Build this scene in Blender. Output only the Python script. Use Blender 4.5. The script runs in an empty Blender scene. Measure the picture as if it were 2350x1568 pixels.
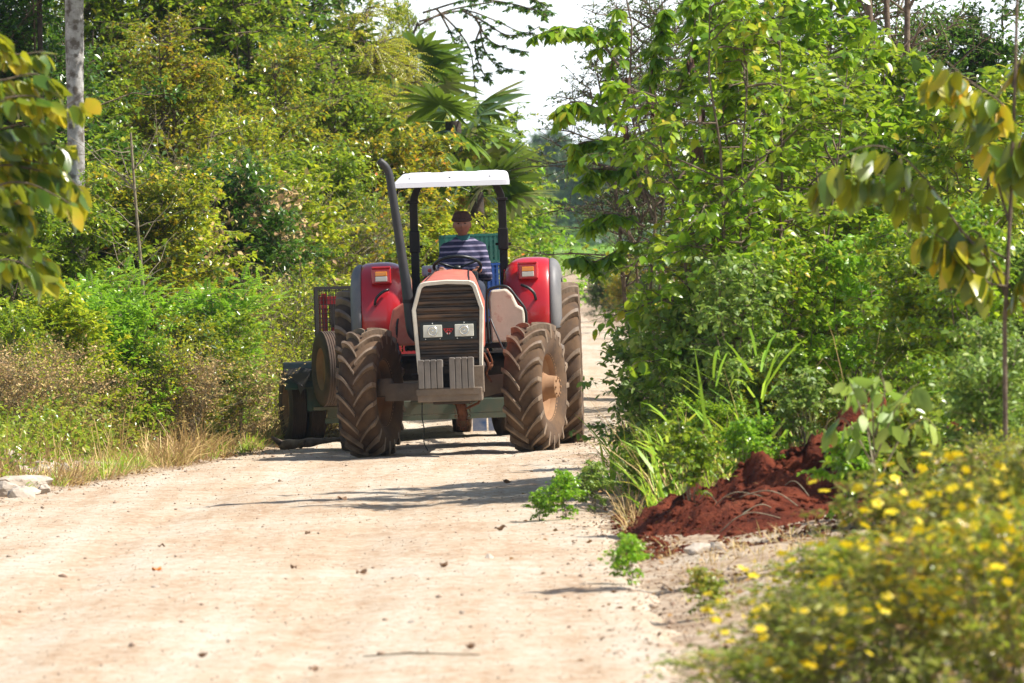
import bpy, bmesh, math, random
import numpy as np
from mathutils import Vector, Matrix, Euler, noise
R = math.radians
sc = bpy.context.scene
col = sc.collection
PI = math.pi
# ---------------------------------------------------------------- camera geometry
CAMZ = 2.0; FPX = 16520.0; ROLL = R(2.0)
HZ = 566.0
def at(u, v, d):
    """a spot of the place read off the photograph (2350 px wide) at d metres from the camera"""
    du, dv = u-1175, v-784
    uu = du*math.cos(ROLL) - dv*math.sin(ROLL)
    vv = 784 + du*math.sin(ROLL) + dv*math.cos(ROLL)
    return Vector((uu*d/FPX, d, CAMZ-(vv-HZ)*d/FPX))
def ground_at(u, v):
    du, dv = u-1175, v-784
    vv = 784 + du*math.sin(ROLL) + dv*math.cos(ROLL)
    d = FPX*CAMZ/(vv-HZ)
    return Vector(((du*math.cos(ROLL)-dv*math.sin(ROLL))*d/FPX, d, 0))
# ---------------------------------------------------------------- tagging
def tag(o, label=None, cat=None, group=None, kind=None):
    if label: o['label'] = label
    if cat: o['category'] = cat
    if group: o['group'] = group
    if kind: o['kind'] = kind
    return o
def empty(name, loc=(0,0,0), rz=0.0):
    o = bpy.data.objects.new(name, None); col.objects.link(o)
    o.location = loc; o.rotation_euler = (0,0,rz); o.empty_display_size = .2
    return o
def copy_tree(o, parent=None):
    c = o.copy(); col.objects.link(c)
    c.parent = parent
    for ch in list(o.children): copy_tree(ch, c)
    return c
def link(name, me, mat, parent=None, smooth=False):
    o = bpy.data.objects.new(name, me); col.objects.link(o)
    if mat is not None: me.materials.append(mat)
    if parent is not None: o.parent = parent
    if smooth:
        me.polygons.foreach_set('use_smooth', [True]*len(me.polygons)); me.update()
    return o
# ---------------------------------------------------------------- list mesh builder
class MB:
    def __init__(s): s.v=[]; s.f=[]
    def add(s, vs, fs, M=None):
        b=len(s.v)
        if M is not None: vs=[M@Vector(p) for p in vs]
        s.v += [tuple(p) for p in vs]; s.f += [tuple(b+i for i in f) for f in fs]
        return s
    def box(s, c, d, rot=None, bev=0.0):
        x,y,z=[k/2 for k in d]
        M=Matrix.Translation(c)
        if rot is not None: M=M@Euler(rot).to_matrix().to_4x4()
        if bev>0:
            bm=bmesh.new(); bmesh.ops.create_cube(bm,size=1)
            for q in bm.verts: q.co=Vector((q.co.x*2*x,q.co.y*2*y,q.co.z*2*z))
            bmesh.ops.bevel(bm,geom=bm.edges[:],offset=bev,segments=2,affect='EDGES',profile=.6)
            bm.verts.index_update()
            s.add([q.co.copy() for q in bm.verts],[[q.index for q in f.verts] for f in bm.faces],M); bm.free()
            return s
        vs=[(-x,-y,-z),(x,-y,-z),(x,y,-z),(-x,y,-z),(-x,-y,z),(x,-y,z),(x,y,z),(-x,y,z)]
        s.add(vs,[(0,3,2,1),(4,5,6,7),(0,1,5,4),(1,2,6,5),(2,3,7,6),(3,0,4,7)],M); return s
    def tube(s, pts, r, n=8, cap=True):
        pts=[Vector(p) for p in pts]; k=len(pts)
        rs=[r]*k if isinstance(r,(int,float)) else list(r)
        ref=None; vs=[]; fs=[]
        for i,p in enumerate(pts):
            t=(pts[min(i+1,k-1)]-pts[max(i-1,0)]).normalized()
            if ref is None:
                ref=Vector((0,0,1)) if abs(t.z)<.9 else Vector((0,1,0))
            a=t.cross(ref)
            if a.length<1e-4: a=t.cross(Vector((1,0,0)))
            a.normalize(); b=t.cross(a).normalized(); ref=-b if False else ref
            for j in range(n):
                q=2*PI*j/n
                vs.append(p+rs[i]*(math.cos(q)*a+math.sin(q)*b))
        for i in range(k-1):
            for j in range(n):
                j2=(j+1)%n
                fs.append((i*n+j,(i+1)*n+j,(i+1)*n+j2,i*n+j2))
        if cap:
            fs.append(tuple(range(n))); fs.append(tuple(reversed(range((k-1)*n,k*n))))
        s.add(vs,fs); return s
    def lathe(s, prof, n=32, M=None, close=False):
        """profile of (x, r) turned about the x axis"""
        vs=[]; fs=[]; k=len(prof)
        for x,r in prof:
            for j in range(n):
                a=2*PI*j/n; vs.append((x,-r*math.cos(a),r*math.sin(a)))
        rng=range(k) if close else range(k-1)
        for i in rng:
            i2=(i+1)%k
            for j in range(n):
                j2=(j+1)%n
                fs.append((i*n+j,i2*n+j,i2*n+j2,i*n+j2))
        s.add(vs,fs,M); return s
    def loft(s, secs, cap=True, closed=True):
        n=len(secs[0]); vs=[p for q in secs for p in q]; fs=[]
        for i in range(len(secs)-1):
            for j in range(n if closed else n-1):
                j2=(j+1)%n
                fs.append((i*n+j,i*n+j2,(i+1)*n+j2,(i+1)*n+j))
        if cap and closed:
            fs.append(tuple(reversed(range(n)))); fs.append(tuple(range((len(secs)-1)*n,len(secs)*n)))
        s.add(vs,fs); return s
    def prism(s, poly, y0, y1):
        """polygon in x,z pushed from y0 to y1"""
        return s.loft([[(x,y0,z) for x,z in poly],[(x,y1,z) for x,z in poly]])
    def ball(s, c, r, seg=12, rings=8, M=None):
        rx,ry,rz = (r,r,r) if isinstance(r,(int,float)) else r
        vs=[];fs=[]
        for i in range(rings+1):
            th=PI*i/rings
            for j in range(seg):
                ph=2*PI*j/seg
                vs.append((c[0]+rx*math.sin(th)*math.cos(ph),c[1]+ry*math.sin(th)*math.sin(ph),c[2]+rz*math.cos(th)))
        for i in range(rings):
            for j in range(seg):
                j2=(j+1)%seg
                fs.append((i*seg+j,(i+1)*seg+j,(i+1)*seg+j2,i*seg+j2))
        s.add(vs,fs,M); return s
    def mesh(s, name):
        me=bpy.data.meshes.new(name); me.from_pydata(s.v,[],s.f); me.update()
        bm=bmesh.new(); bm.from_mesh(me); bmesh.ops.remove_doubles(bm,verts=bm.verts,dist=1e-5)
        bmesh.ops.recalc_face_normals(bm,faces=bm.faces); bm.to_mesh(me); bm.free()
        return me
    def build(s, name, mat, parent=None, smooth=False, bevel=0.0, auto=None):
        me=s.mesh(name); o=link(name,me,mat,parent,smooth or auto is not None)
        if auto is not None:
            me.set_sharp_from_angle(angle=R(auto))
        if bevel>0:
            m=o.modifiers.new('Bevel','BEVEL'); m.width=bevel; m.segments=2; m.limit_method='ANGLE'; m.angle_limit=R(40)
        return o
def smoothline(pts, n=6):
    """Catmull-Rom through the points"""
    P=[Vector(p) for p in pts]; P=[P[0]*2-P[1]]+P+[P[-1]*2-P[-2]]; out=[]
    for i in range(1,len(P)-2):
        for k in range(n):
            t=k/n; a,b,c,d=P[i-1],P[i],P[i+1],P[i+2]
            out.append(.5*((2*b)+(c-a)*t+(2*a-5*b+4*c-d)*t*t+(3*b-a-3*c+d)*t**3))
    out.append(P[-2]); return out
# ---------------------------------------------------------------- numpy mesh builder
def np_mesh(name, V, tris=None, quads=None):
    V=np.asarray(V,dtype=np.float32).reshape(-1,3)
    parts=[]; starts=[]; tot=0; nl=[]
    loops=[]; ls=[]
    if tris is not None and len(tris):
        t=np.asarray(tris,dtype=np.int32).reshape(-1,3); loops.append(t.ravel()); ls.append(np.arange(len(t))*3); tot=len(t)*3
    if quads is not None and len(quads):
        q=np.asarray(quads,dtype=np.int32).reshape(-1,4); loops.append(q.ravel()); ls.append(tot+np.arange(len(q))*4)
    loops=np.concatenate(loops).astype(np.int32); ls=np.concatenate(ls).astype(np.int32)
    me=bpy.data.meshes.new(name)
    me.vertices.add(len(V)); me.vertices.foreach_set('co',V.ravel())
    me.loops.add(len(loops)); me.loops.foreach_set('vertex_index',loops)
    me.polygons.add(len(ls)); me.polygons.foreach_set('loop_start',ls)
    me.update(calc_edges=True); me.validate()
    return me
def nrm(a):
    return a/np.maximum(np.linalg.norm(a,axis=-1,keepdims=True),1e-9)
class Leaves:
    """collects leaves, then one mesh"""
    def __init__(s): s.P=[];s.A=[];s.N=[];s.L=[];s.W=[]
    def add(s,P,A,N,L,W):
        P=np.atleast_2d(P); n=len(P)
        s.P.append(P); s.A.append(np.broadcast_to(A,(n,3))); s.N.append(np.broadcast_to(N,(n,3)))
        s.L.append(np.broadcast_to(L,(n,))); s.W.append(np.broadcast_to(W,(n,)))
    def arrays(s):
        return [np.concatenate(k) for k in (s.P,s.A,s.N,s.L,s.W)]
    def mesh(s,name,shape='simple',seed=0):
        rg=np.random.default_rng(seed)
        P,A,N,L,W=s.arrays(); A=nrm(A); B=nrm(np.cross(A,N)); N=nrm(np.cross(B,A))
        L=L[:,None];W=W[:,None]; n=len(P); c=rg.uniform(.02,.22,(n,1))  # droop
        f=rg.uniform(.05,.3,(n,1))  # fold
        if shape=='simple':
            v0=P; v1=P+A*L*.42+B*W*.5+N*f*W*.5; v2=P+A*L-N*c*L; v3=P+A*L*.42-B*W*.5+N*f*W*.5
            V=np.stack([v0,v1,v2,v3],1); b=(np.arange(n)*4)[:,None]
            T=np.concatenate([b+[0,1,2],b+[0,2,3]],0)
            return np_mesh(name,V,tris=T)
        if shape=='blade':   # long grass blade, 4 stations
            k=rg.uniform(.3,1.1,(n,1)); vs=[]
            for t,w in ((0,.7),(.33,1),(.66,.75),(1,.04)):
                ctr=P+A*L*t*(1-.25*k*t)-np.array([0,0,1.])*(k*L*.42*t*t)
                vs += [ctr+B*W*.5*w, ctr-B*W*.5*w]
            V=np.stack(vs,1); b=(np.arange(n)*8)[:,None]
            Q=np.concatenate([b+[0,1,3,2],b+[2,3,5,4],b+[4,5,7,6]],0)
            return np_mesh(name,V,quads=Q)
        # oval with a midrib, 10 verts
        st=[(.0,0.),(.22,.85),(.5,1.),(.78,.62),(1.,0.)]
        def mid(t): return P+A*L*t-N*c*L*t*t*1.3
        vs=[mid(0)]
        for t,w in st[1:4]:
            m=mid(t); vs += [m+B*W*.5*w+N*f*W*.5*w, m, m-B*W*.5*w+N*f*W*.5*w]
        vs.append(mid(1)); V=np.stack(vs,1); b=(np.arange(n)*11)[:,None]
        T=np.concatenate([b+[0,1,2],b+[0,2,3],b+[7,10,8],b+[8,10,9]],0)
        Q=np.concatenate([b+[1,4,5,2],b+[2,5,6,3],b+[4,7,8,5],b+[5,8,9,6]],0)
        return np_mesh(name,V,tris=T,quads=Q)
def np_tubes(PL, RL, n=3):
    """PL (N,M,3) polylines, RL (N,M) radii -> verts, quads"""
    PL=np.asarray(PL,float); RL=np.asarray(RL,float); N,M,_=PL.shape
    T=np.empty_like(PL); T[:,1:-1]=PL[:,2:]-PL[:,:-2]; T[:,0]=PL[:,1]-PL[:,0]; T[:,-1]=PL[:,-1]-PL[:,-2]; T=nrm(T)
    ref=np.array([.31,.17,.93]); a=nrm(np.cross(T,ref)); b=np.cross(T,a)
    ang=np.arange(n)*2*PI/n
    V=PL[:,:,None,:]+RL[:,:,None,None]*(np.cos(ang)[None,None,:,None]*a[:,:,None,:]+np.sin(ang)[None,None,:,None]*b[:,:,None,:])
    idx=np.arange(N*M*n).reshape(N,M,n); j2=(np.arange(n)+1)%n
    Q=np.stack([idx[:,:-1,:],idx[:,1:,:],idx[:,1:,:][:,:,j2],idx[:,:-1,:][:,:,j2]],-1).reshape(-1,4)
    return V.reshape(-1,3),Q
class Tubes:
    def __init__(s): s.V=[];s.Q=[];s.n=0
    def add(s,PL,RL,n=3):
        V,Q=np_tubes(PL,RL,n); s.V.append(V); s.Q.append(Q+s.n); s.n+=len(V)
    def mesh(s,name): return np_mesh(name,np.concatenate(s.V),quads=np.concatenate(s.Q))
# ---------------------------------------------------------------- materials
def newmat(name):
    m=bpy.data.materials.new(name); m.use_nodes=True; nt=m.node_tree
    for n in list(nt.nodes): nt.nodes.remove(n)
    out=nt.nodes.new('ShaderNodeOutputMaterial'); return m,nt,out
def N(nt,t,**k):
    n=nt.nodes.new(t)
    for a,b in k.items():
        if a.startswith('i_'): n.inputs[a[2:].replace('_',' ')].default_value=b
        else: setattr(n,a,b)
    return n
def ramp(nt, fac, stops, interp='LINEAR'):
    r=nt.nodes.new('ShaderNodeValToRGB'); r.color_ramp.interpolation=interp
    e=r.color_ramp.elements
    while len(e)>1: e.remove(e[-1])
    e[0].position=stops[0][0]; e[0].color=(*stops[0][1],1)
    for p,c in stops[1:]:
        q=e.new(p); q.color=(*c,1)
    nt.links.new(fac,r.inputs['Fac']); return r
def mixc(nt,fac,a,b,mode='MIX'):
    m=nt.nodes.new('ShaderNodeMix'); m.data_type='RGBA'; m.blend_type=mode
    for s,x in ((m.inputs[0],fac),(m.inputs[6],a),(m.inputs[7],b)):
        if hasattr(x,'links'): nt.links.new(x,s)
        elif isinstance(x,(int,float)): s.default_value=x
        else: s.default_value=(*x,1)
    return m.outputs[2]
def math_(nt,op,a,b=None,clamp=False):
    m=nt.nodes.new('ShaderNodeMath'); m.operation=op; m.use_clamp=clamp
    for i,x in enumerate((a,b)):
        if x is None: continue
        if hasattr(x,'links'): nt.links.new(x,m.inputs[i])
        else: m.inputs[i].default_value=x
    return m.outputs[0]
def noise_(nt,scale,detail=4,rough=.55,coord='Object',vec=None):
    n=nt.nodes.new('ShaderNodeTexNoise'); n.inputs['Scale'].default_value=scale
    n.inputs['Detail'].default_value=detail; n.inputs['Roughness'].default_value=rough
    if vec is None:
        if coord=='World':
            g=nt.nodes.new('ShaderNodeNewGeometry'); vec=g.outputs['Position']
        else:
            t=nt.nodes.new('ShaderNodeTexCoord'); vec=t.outputs[coord]
    nt.links.new(vec,n.inputs['Vector']); return n.outputs['Fac']
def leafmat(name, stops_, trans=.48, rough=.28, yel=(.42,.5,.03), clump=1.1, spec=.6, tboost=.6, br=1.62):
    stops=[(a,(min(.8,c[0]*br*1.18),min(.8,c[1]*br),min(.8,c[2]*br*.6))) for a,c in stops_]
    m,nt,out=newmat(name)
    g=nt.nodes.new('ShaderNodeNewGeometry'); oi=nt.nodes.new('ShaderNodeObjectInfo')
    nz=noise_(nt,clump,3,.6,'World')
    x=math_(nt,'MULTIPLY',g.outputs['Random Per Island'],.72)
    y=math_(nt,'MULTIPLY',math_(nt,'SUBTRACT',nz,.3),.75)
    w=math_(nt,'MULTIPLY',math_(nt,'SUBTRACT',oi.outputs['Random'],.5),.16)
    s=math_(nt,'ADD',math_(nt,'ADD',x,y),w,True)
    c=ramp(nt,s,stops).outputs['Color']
    p=N(nt,'ShaderNodeBsdfPrincipled'); nt.links.new(c,p.inputs['Base Color'])
    p.inputs['Roughness'].default_value=rough; p.inputs['Specular IOR Level'].default_value=spec
    t=N(nt,'ShaderNodeBsdfTranslucent'); nt.links.new(mixc(nt,tboost,c,mixc(nt,1.0,c,tuple(k*4.2 for k in yel),'MULTIPLY') if False else yel),t.inputs['Color'])
    mx=N(nt,'ShaderNodeMixShader'); mx.inputs[0].default_value=trans
    nt.links.new(p.outputs[0],mx.inputs[1]); nt.links.new(t.outputs[0],mx.inputs[2]); nt.links.new(mx.outputs[0],out.inputs[0])
    return m
def surf(name, c1, c2=None, scale=6, rough=.6, metal=0.0, bump=0.0, bscale=40, dust=None, dustamt=.4, dscale=3, coat=0.0, spec=.5, thr=(.35,.7)):
    m,nt,out=newmat(name); p=N(nt,'ShaderNodeBsdfPrincipled'); nt.links.new(p.outputs[0],out.inputs[0])
    c=None
    if c2 is not None:
        c=ramp(nt,noise_(nt,scale),[(thr[0],c1),(thr[1],c2)]).outputs['Color']
    if dust is not None:
        f=ramp(nt,noise_(nt,dscale,6,.65),[(.3,(0,0,0)),(.75,(1,1,1))]).outputs['Color']
        f=math_(nt,'MULTIPLY',f,dustamt)
        c=mixc(nt,f,c if c is not None else c1,dust)
        r=math_(nt,'ADD',math_(nt,'MULTIPLY',f,.5),rough,True); nt.links.new(r,p.inputs['Roughness'])
    else: p.inputs['Roughness'].default_value=rough
    if c is not None: nt.links.new(c,p.inputs['Base Color'])
    else: p.inputs['Base Color'].default_value=(*c1,1)
    p.inputs['Metallic'].default_value=metal; p.inputs['Coat Weight'].default_value=coat; p.inputs['Specular IOR Level'].default_value=spec
    if bump>0:
        b=N(nt,'ShaderNodeBump'); b.inputs['Strength'].default_value=bump; b.inputs['Distance'].default_value=.02
        nt.links.new(noise_(nt,bscale,5,.6),b.inputs['Height']); nt.links.new(b.outputs[0],p.inputs['Normal'])
    return m
G1=[(0,(.012,.038,.006)),(.3,(.035,.095,.012)),(.6,(.085,.19,.02)),(.82,(.19,.28,.03)),(1,(.33,.3,.04))]
M={}
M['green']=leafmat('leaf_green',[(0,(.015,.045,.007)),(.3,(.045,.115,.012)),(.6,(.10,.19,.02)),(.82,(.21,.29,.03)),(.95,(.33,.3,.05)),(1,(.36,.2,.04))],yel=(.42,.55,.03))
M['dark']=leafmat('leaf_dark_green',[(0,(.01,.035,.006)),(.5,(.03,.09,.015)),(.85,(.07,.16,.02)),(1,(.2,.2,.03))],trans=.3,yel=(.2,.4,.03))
M['yellow']=leafmat('leaf_yellow_green',[(0,(.04,.09,.01)),(.3,(.11,.2,.015)),(.6,(.22,.32,.025)),(.85,(.38,.38,.04)),(1,(.45,.25,.04))],yel=(.5,.6,.03))
M['orange']=leafmat('leaf_orange_green',[(0,(.03,.07,.01)),(.4,(.09,.16,.015)),(.62,(.2,.23,.02)),(.82,(.32,.24,.03)),(1,(.34,.13,.03))],yel=(.45,.45,.03))
M['bright']=leafmat('leaf_bright_green',[(0,(.05,.14,.015)),(.5,(.11,.26,.025)),(1,(.26,.4,.05))],yel=(.35,.62,.03),trans=.45)
M['broad']=leafmat('leaf_broad_green',[(0,(.02,.06,.008)),(.3,(.05,.14,.014)),(.6,(.11,.23,.02)),(.82,(.2,.31,.03)),(1,(.36,.3,.04))],trans=.5,yel=(.44,.62,.03),rough=.3,spec=.6)
M['greygreen']=leafmat('leaf_grey_green',[(0,(.04,.09,.025)),(.5,(.10,.19,.05)),(1,(.24,.32,.1))],yel=(.32,.5,.06),trans=.4,rough=.5)
M['mixed']=leafmat('leaf_turning_yellow',[(0,(.02,.06,.015)),(.4,(.04,.10,.02)),(.6,(.09,.15,.02)),(.76,(.26,.27,.02)),(.9,(.36,.26,.03)),(1,(.4,.1,.03))],yel=(.5,.5,.02),trans=.42,clump=3)
M['drygrass']=leafmat('dry_grass_blades',[(0,(.10,.06,.04)),(.3,(.2,.14,.09)),(.55,(.31,.25,.16)),(.72,(.36,.31,.2)),(.85,(.2,.24,.06)),(1,(.12,.22,.04))],yel=(.4,.34,.18),trans=.25,rough=.6)
M['grass']=leafmat('fresh_grass_blades',[(0,(.06,.16,.02)),(.4,(.14,.3,.03)),(.75,(.26,.42,.04)),(.92,(.42,.42,.07)),(1,(.45,.28,.06))],yel=(.42,.62,.05),trans=.4,rough=.45)
M['palm']=leafmat('palm_frond_green',[(0,(.02,.05,.01)),(.5,(.05,.11,.015)),(1,(.13,.2,.025))],yel=(.26,.38,.03),trans=.22,rough=.28,spec=.7)
M['straw']=leafmat('dead_frond_straw',[(0,(.2,.13,.06)),(.5,(.36,.26,.14)),(1,(.5,.4,.25))],yel=(.5,.35,.15),trans=.2,rough=.7)
M['feather']=leafmat('leaf_feathery_yellow',[(0,(.09,.15,.012)),(.4,(.2,.26,.02)),(.8,(.34,.36,.04)),(1,(.42,.34,.06))],yel=(.5,.55,.03),trans=.45)
M['hazy']=leafmat('leaf_far_green',[(0,(.03,.06,.02)),(.5,(.05,.11,.03)),(1,(.11,.17,.05))],yel=(.2,.3,.06),trans=.25,clump=.3)
M['weed']=leafmat('leaf_weed',[(0,(.05,.09,.02)),(.35,(.12,.2,.03)),(.6,(.2,.29,.05)),(.8,(.26,.22,.06)),(1,(.26,.15,.08))],yel=(.4,.5,.04),trans=.4,clump=4)
M['flowerleaf']=leafmat('leaf_flower_bush',[(0,(.03,.05,.015)),(.3,(.09,.13,.025)),(.5,(.16,.22,.03)),(.68,(.22,.26,.05)),(.82,(.2,.13,.06)),(1,(.26,.16,.09))],yel=(.36,.44,.05),trans=.35,clump=5,br=1.15,rough=.5)
M['bark']=surf('bark_brown',(.09,.06,.04),(.2,.15,.1),scale=14,rough=.85,bump=.5)
M['twig']=surf('twig_tan',(.16,.12,.07),(.3,.26,.17),scale=20,rough=.8)
M['darkbark']=surf('bark_dark',(.025,.018,.013),(.07,.05,.035),scale=10,rough=.9,bump=.6)
M['palebark']=surf('bark_pale_grey',(.14,.12,.10),(.5,.49,.47),thr=(.38,.52),scale=11,rough=.75,bump=.4,bscale=25,dust=(.10,.08,.06),dustamt=.9,dscale=7)
M['pod']=surf('seed_pod_brown',(.05,.02,.012),(.11,.045,.022),scale=30,rough=.6)
M['petal']=leafmat('petal_yellow',[(0,(.50,.30,.008)),(.5,(.55,.38,.01)),(1,(.58,.44,.015))],yel=(.9,.65,.02),trans=.35,rough=.5)
M['rock']=surf('limestone_white',(.36,.31,.25),(.56,.52,.46),scale=6,rough=.85,bump=.6,bscale=18,dust=(.4,.28,.18),dustamt=.5)
M['litter_o']=surf('fallen_leaf_orange',(.6,.16,.03),(.7,.28,.05),scale=30,rough=.6)
M['litter_b']=surf('fallen_leaf_brown',(.13,.07,.035),(.26,.15,.08),scale=30,rough=.7)
# tractor
M['red']=surf('paint_red',(.50,.006,.014),(.42,.004,.01),scale=3,rough=.32,dust=(.38,.16,.1),dustamt=.07,dscale=3.5,coat=.5)
M['dusty_red']=surf('paint_red_faded',(.47,.06,.035),(.5,.13,.08),scale=5,rough=.4,dust=(.52,.32,.22),dustamt=.45,dscale=9)
M['cream']=surf('paint_cream',(.72,.68,.58),(.62,.56,.46),scale=9,rough=.4,dust=(.4,.28,.18),dustamt=.35,dscale=8)
M['roof']=surf('roof_white',(.70,.70,.73),rough=.4,dust=(.7,.62,.52),dustamt=.12,dscale=6)
M['blackmetal']=surf('paint_black',(.008,.008,.009),(.018,.015,.013),scale=8,rough=.5,spec=.25,dust=(.1,.06,.04),dustamt=.10,dscale=6)
M['pipe']=surf('exhaust_dark_grey',(.014,.017,.021),(.026,.027,.03),scale=6,rough=.5,dust=(.1,.07,.05),dustamt=.15)
M['greyplastic']=surf('plastic_grey',(.12,.12,.13),(.16,.16,.165),scale=3,rough=.5,dust=(.4,.36,.3),dustamt=.25)
M['tyre']=surf('tyre_dusty_rubber',(.026,.014,.008),(.075,.04,.02),scale=6,rough=.8,dust=(.21,.125,.065),dustamt=.6,dscale=4,bump=.15)
M['lug']=surf('tyre_lug_highlit_rubber',(.06,.037,.023),(.16,.105,.065),scale=10,rough=.5,dust=(.38,.28,.19),dustamt=.6,dscale=7)  # dusty rubber, with the lugs' bright highlights painted into its paler tone
M['tyre2']=surf('tyre_dark_rubber',(.024,.017,.012),(.06,.038,.025),scale=6,rough=.75,dust=(.18,.10,.06),dustamt=.5)
M['rim']=surf('rim_muddy_yellow',(.24,.12,.05),(.36,.22,.11),scale=5,rough=.7,dust=(.24,.13,.075),dustamt=.85,dscale=4)
M['castiron']=surf('cast_iron_dusty',(.10,.085,.07),(.19,.155,.12),scale=7,rough=.75,dust=(.28,.19,.12),dustamt=.5,bump=.2)
M['weights']=surf('weight_grey',(.13,.12,.11),(.2,.18,.16),scale=9,rough=.7,dust=(.26,.2,.15),dustamt=.4)
M['engine']=surf('engine_dark',(.02,.015,.013),(.06,.035,.025),scale=12,rough=.7)
M['rust']=surf('rusty_steel',(.12,.04,.02),(.28,.11,.05),scale=14,rough=.85)
M['glassy']=surf('headlamp_glass',(.72,.72,.62),(.55,.55,.48),scale=12,rough=.15,coat=.6)
M['chrome']=surf('reflector_silver',(.75,.75,.7),rough=.2,metal=.8)
M['amber']=surf('lens_amber',(.85,.28,.02),rough=.25,coat=.5)
M['whitelens']=surf('lens_white',(.6,.58,.5),rough=.25,coat=.5)
M['emblem']=surf('emblem_red',(.62,.02,.02),rough=.4)
M['emblem_w']=surf('emblem_silver',(.7,.62,.58),rough=.35)
M['black']=surf('black_plastic',(.008,.012,.012),rough=.4)
M['green_paint']=surf('paint_trailer_green',(.008,.05,.035),(.02,.07,.045),scale=5,rough=.5,dust=(.2,.12,.07),dustamt=.6)
M['teal']=surf('plastic_teal',(.008,.16,.12),(.01,.12,.09),scale=3,rough=.45,dust=(.3,.25,.18),dustamt=.15)
M['blue']=surf('plastic_blue',(.01,.1,.42),(.01,.08,.33),scale=3,rough=.45,dust=(.3,.25,.2),dustamt=.12)
M['crate_k']=surf('plastic_crate_black',(.02,.02,.022),rough=.5,dust=(.2,.14,.1),dustamt=.3)
M['crate_r']=surf('plastic_crate_red',(.4,.008,.015),(.3,.006,.012),scale=3,rough=.5,dust=(.3,.2,.14),dustamt=.2)
M['flap']=surf('mud_flap_blue',(.02,.07,.2),(.03,.1,.28),scale=4,rough=.6,dust=(.5,.46,.4),dustamt=.8,dscale=6)
M['white']=surf('white_plastic',(.75,.76,.78),rough=.4)
M['darkblue']=surf('dark_blue_plastic',(.02,.03,.06),rough=.5)
M['skin']=surf('skin_brown',(.27,.115,.065),(.23,.09,.05),scale=20,rough=.5)
M['cap']=surf('knit_brown',(.035,.016,.013),(.065,.03,.022),scale=60,rough=.9,bump=.3,bscale=200)
M['trousers']=surf('denim_dark',(.02,.025,.045),(.035,.045,.07),scale=20,rough=.85)
M['eyes']=surf('eye_dark',(.01,.008,.006),rough=.2)
M['boot']=surf('boot_leather',(.04,.025,.016),rough=.6)
# striped shirt: navy and lavender-white bands
m,nt,out=newmat('shirt_striped'); p=N(nt,'ShaderNodeBsdfPrincipled'); nt.links.new(p.outputs[0],out.inputs[0])
tc=nt.nodes.new('ShaderNodeTexCoord'); sx=nt.nodes.new('ShaderNodeSeparateXYZ'); nt.links.new(tc.outputs['Object'],sx.inputs[0])
wv=math_(nt,'ADD',math_(nt,'MULTIPLY',sx.outputs['Z'],1/.056),math_(nt,'MULTIPLY',noise_(nt,6),.25)); fr=math_(nt,'FRACT',wv)
c=ramp(nt,fr,[(0,(.012,.014,.05)),(.62,(.012,.014,.05)),(.68,(.2,.18,.27)),(.94,(.2,.18,.27)),(1,(.012,.014,.05))]).outputs[0]
nt.links.new(c,p.inputs['Base Color']); p.inputs['Roughness'].default_value=.9; M['shirt']=m
M['collar']=surf('collar_teal',(.02,.1,.1),rough=.9)
# pale beige panel, mottled with random reddish spots
m,nt,out=newmat('panel_pale_mottled'); p=N(nt,'ShaderNodeBsdfPrincipled'); nt.links.new(p.outputs[0],out.inputs[0])
f=noise_(nt,5,8,.7)
c=ramp(nt,f,[(.28,(.33,.12,.1)),(.38,(.46,.35,.27)),(.46,(.56,.53,.43)),(.75,(.44,.42,.33))]).outputs[0]
nt.links.new(c,p.inputs['Base Color']); p.inputs['Roughness'].default_value=.45; M['panel']=m
# grille: brown-black with rust-dust streaks along the ribs
m,nt,out=newmat('grille_slats_dusty'); p=N(nt,'ShaderNodeBsdfPrincipled'); nt.links.new(p.outputs[0],out.inputs[0])
tc=nt.nodes.new('ShaderNodeTexCoord'); mp=nt.nodes.new('ShaderNodeMapping'); mp.inputs['Scale'].default_value=(3,3,26); nt.links.new(tc.outputs['Object'],mp.inputs[0])
c=ramp(nt,noise_(nt,1,5,.6,vec=mp.outputs[0]),[(.35,(.016,.012,.010)),(.52,(.055,.032,.018)),(.75,(.15,.078,.036))]).outputs[0]
nt.links.new(c,p.inputs['Base Color']); p.inputs['Roughness'].default_value=.55; M['grille']=m
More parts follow.
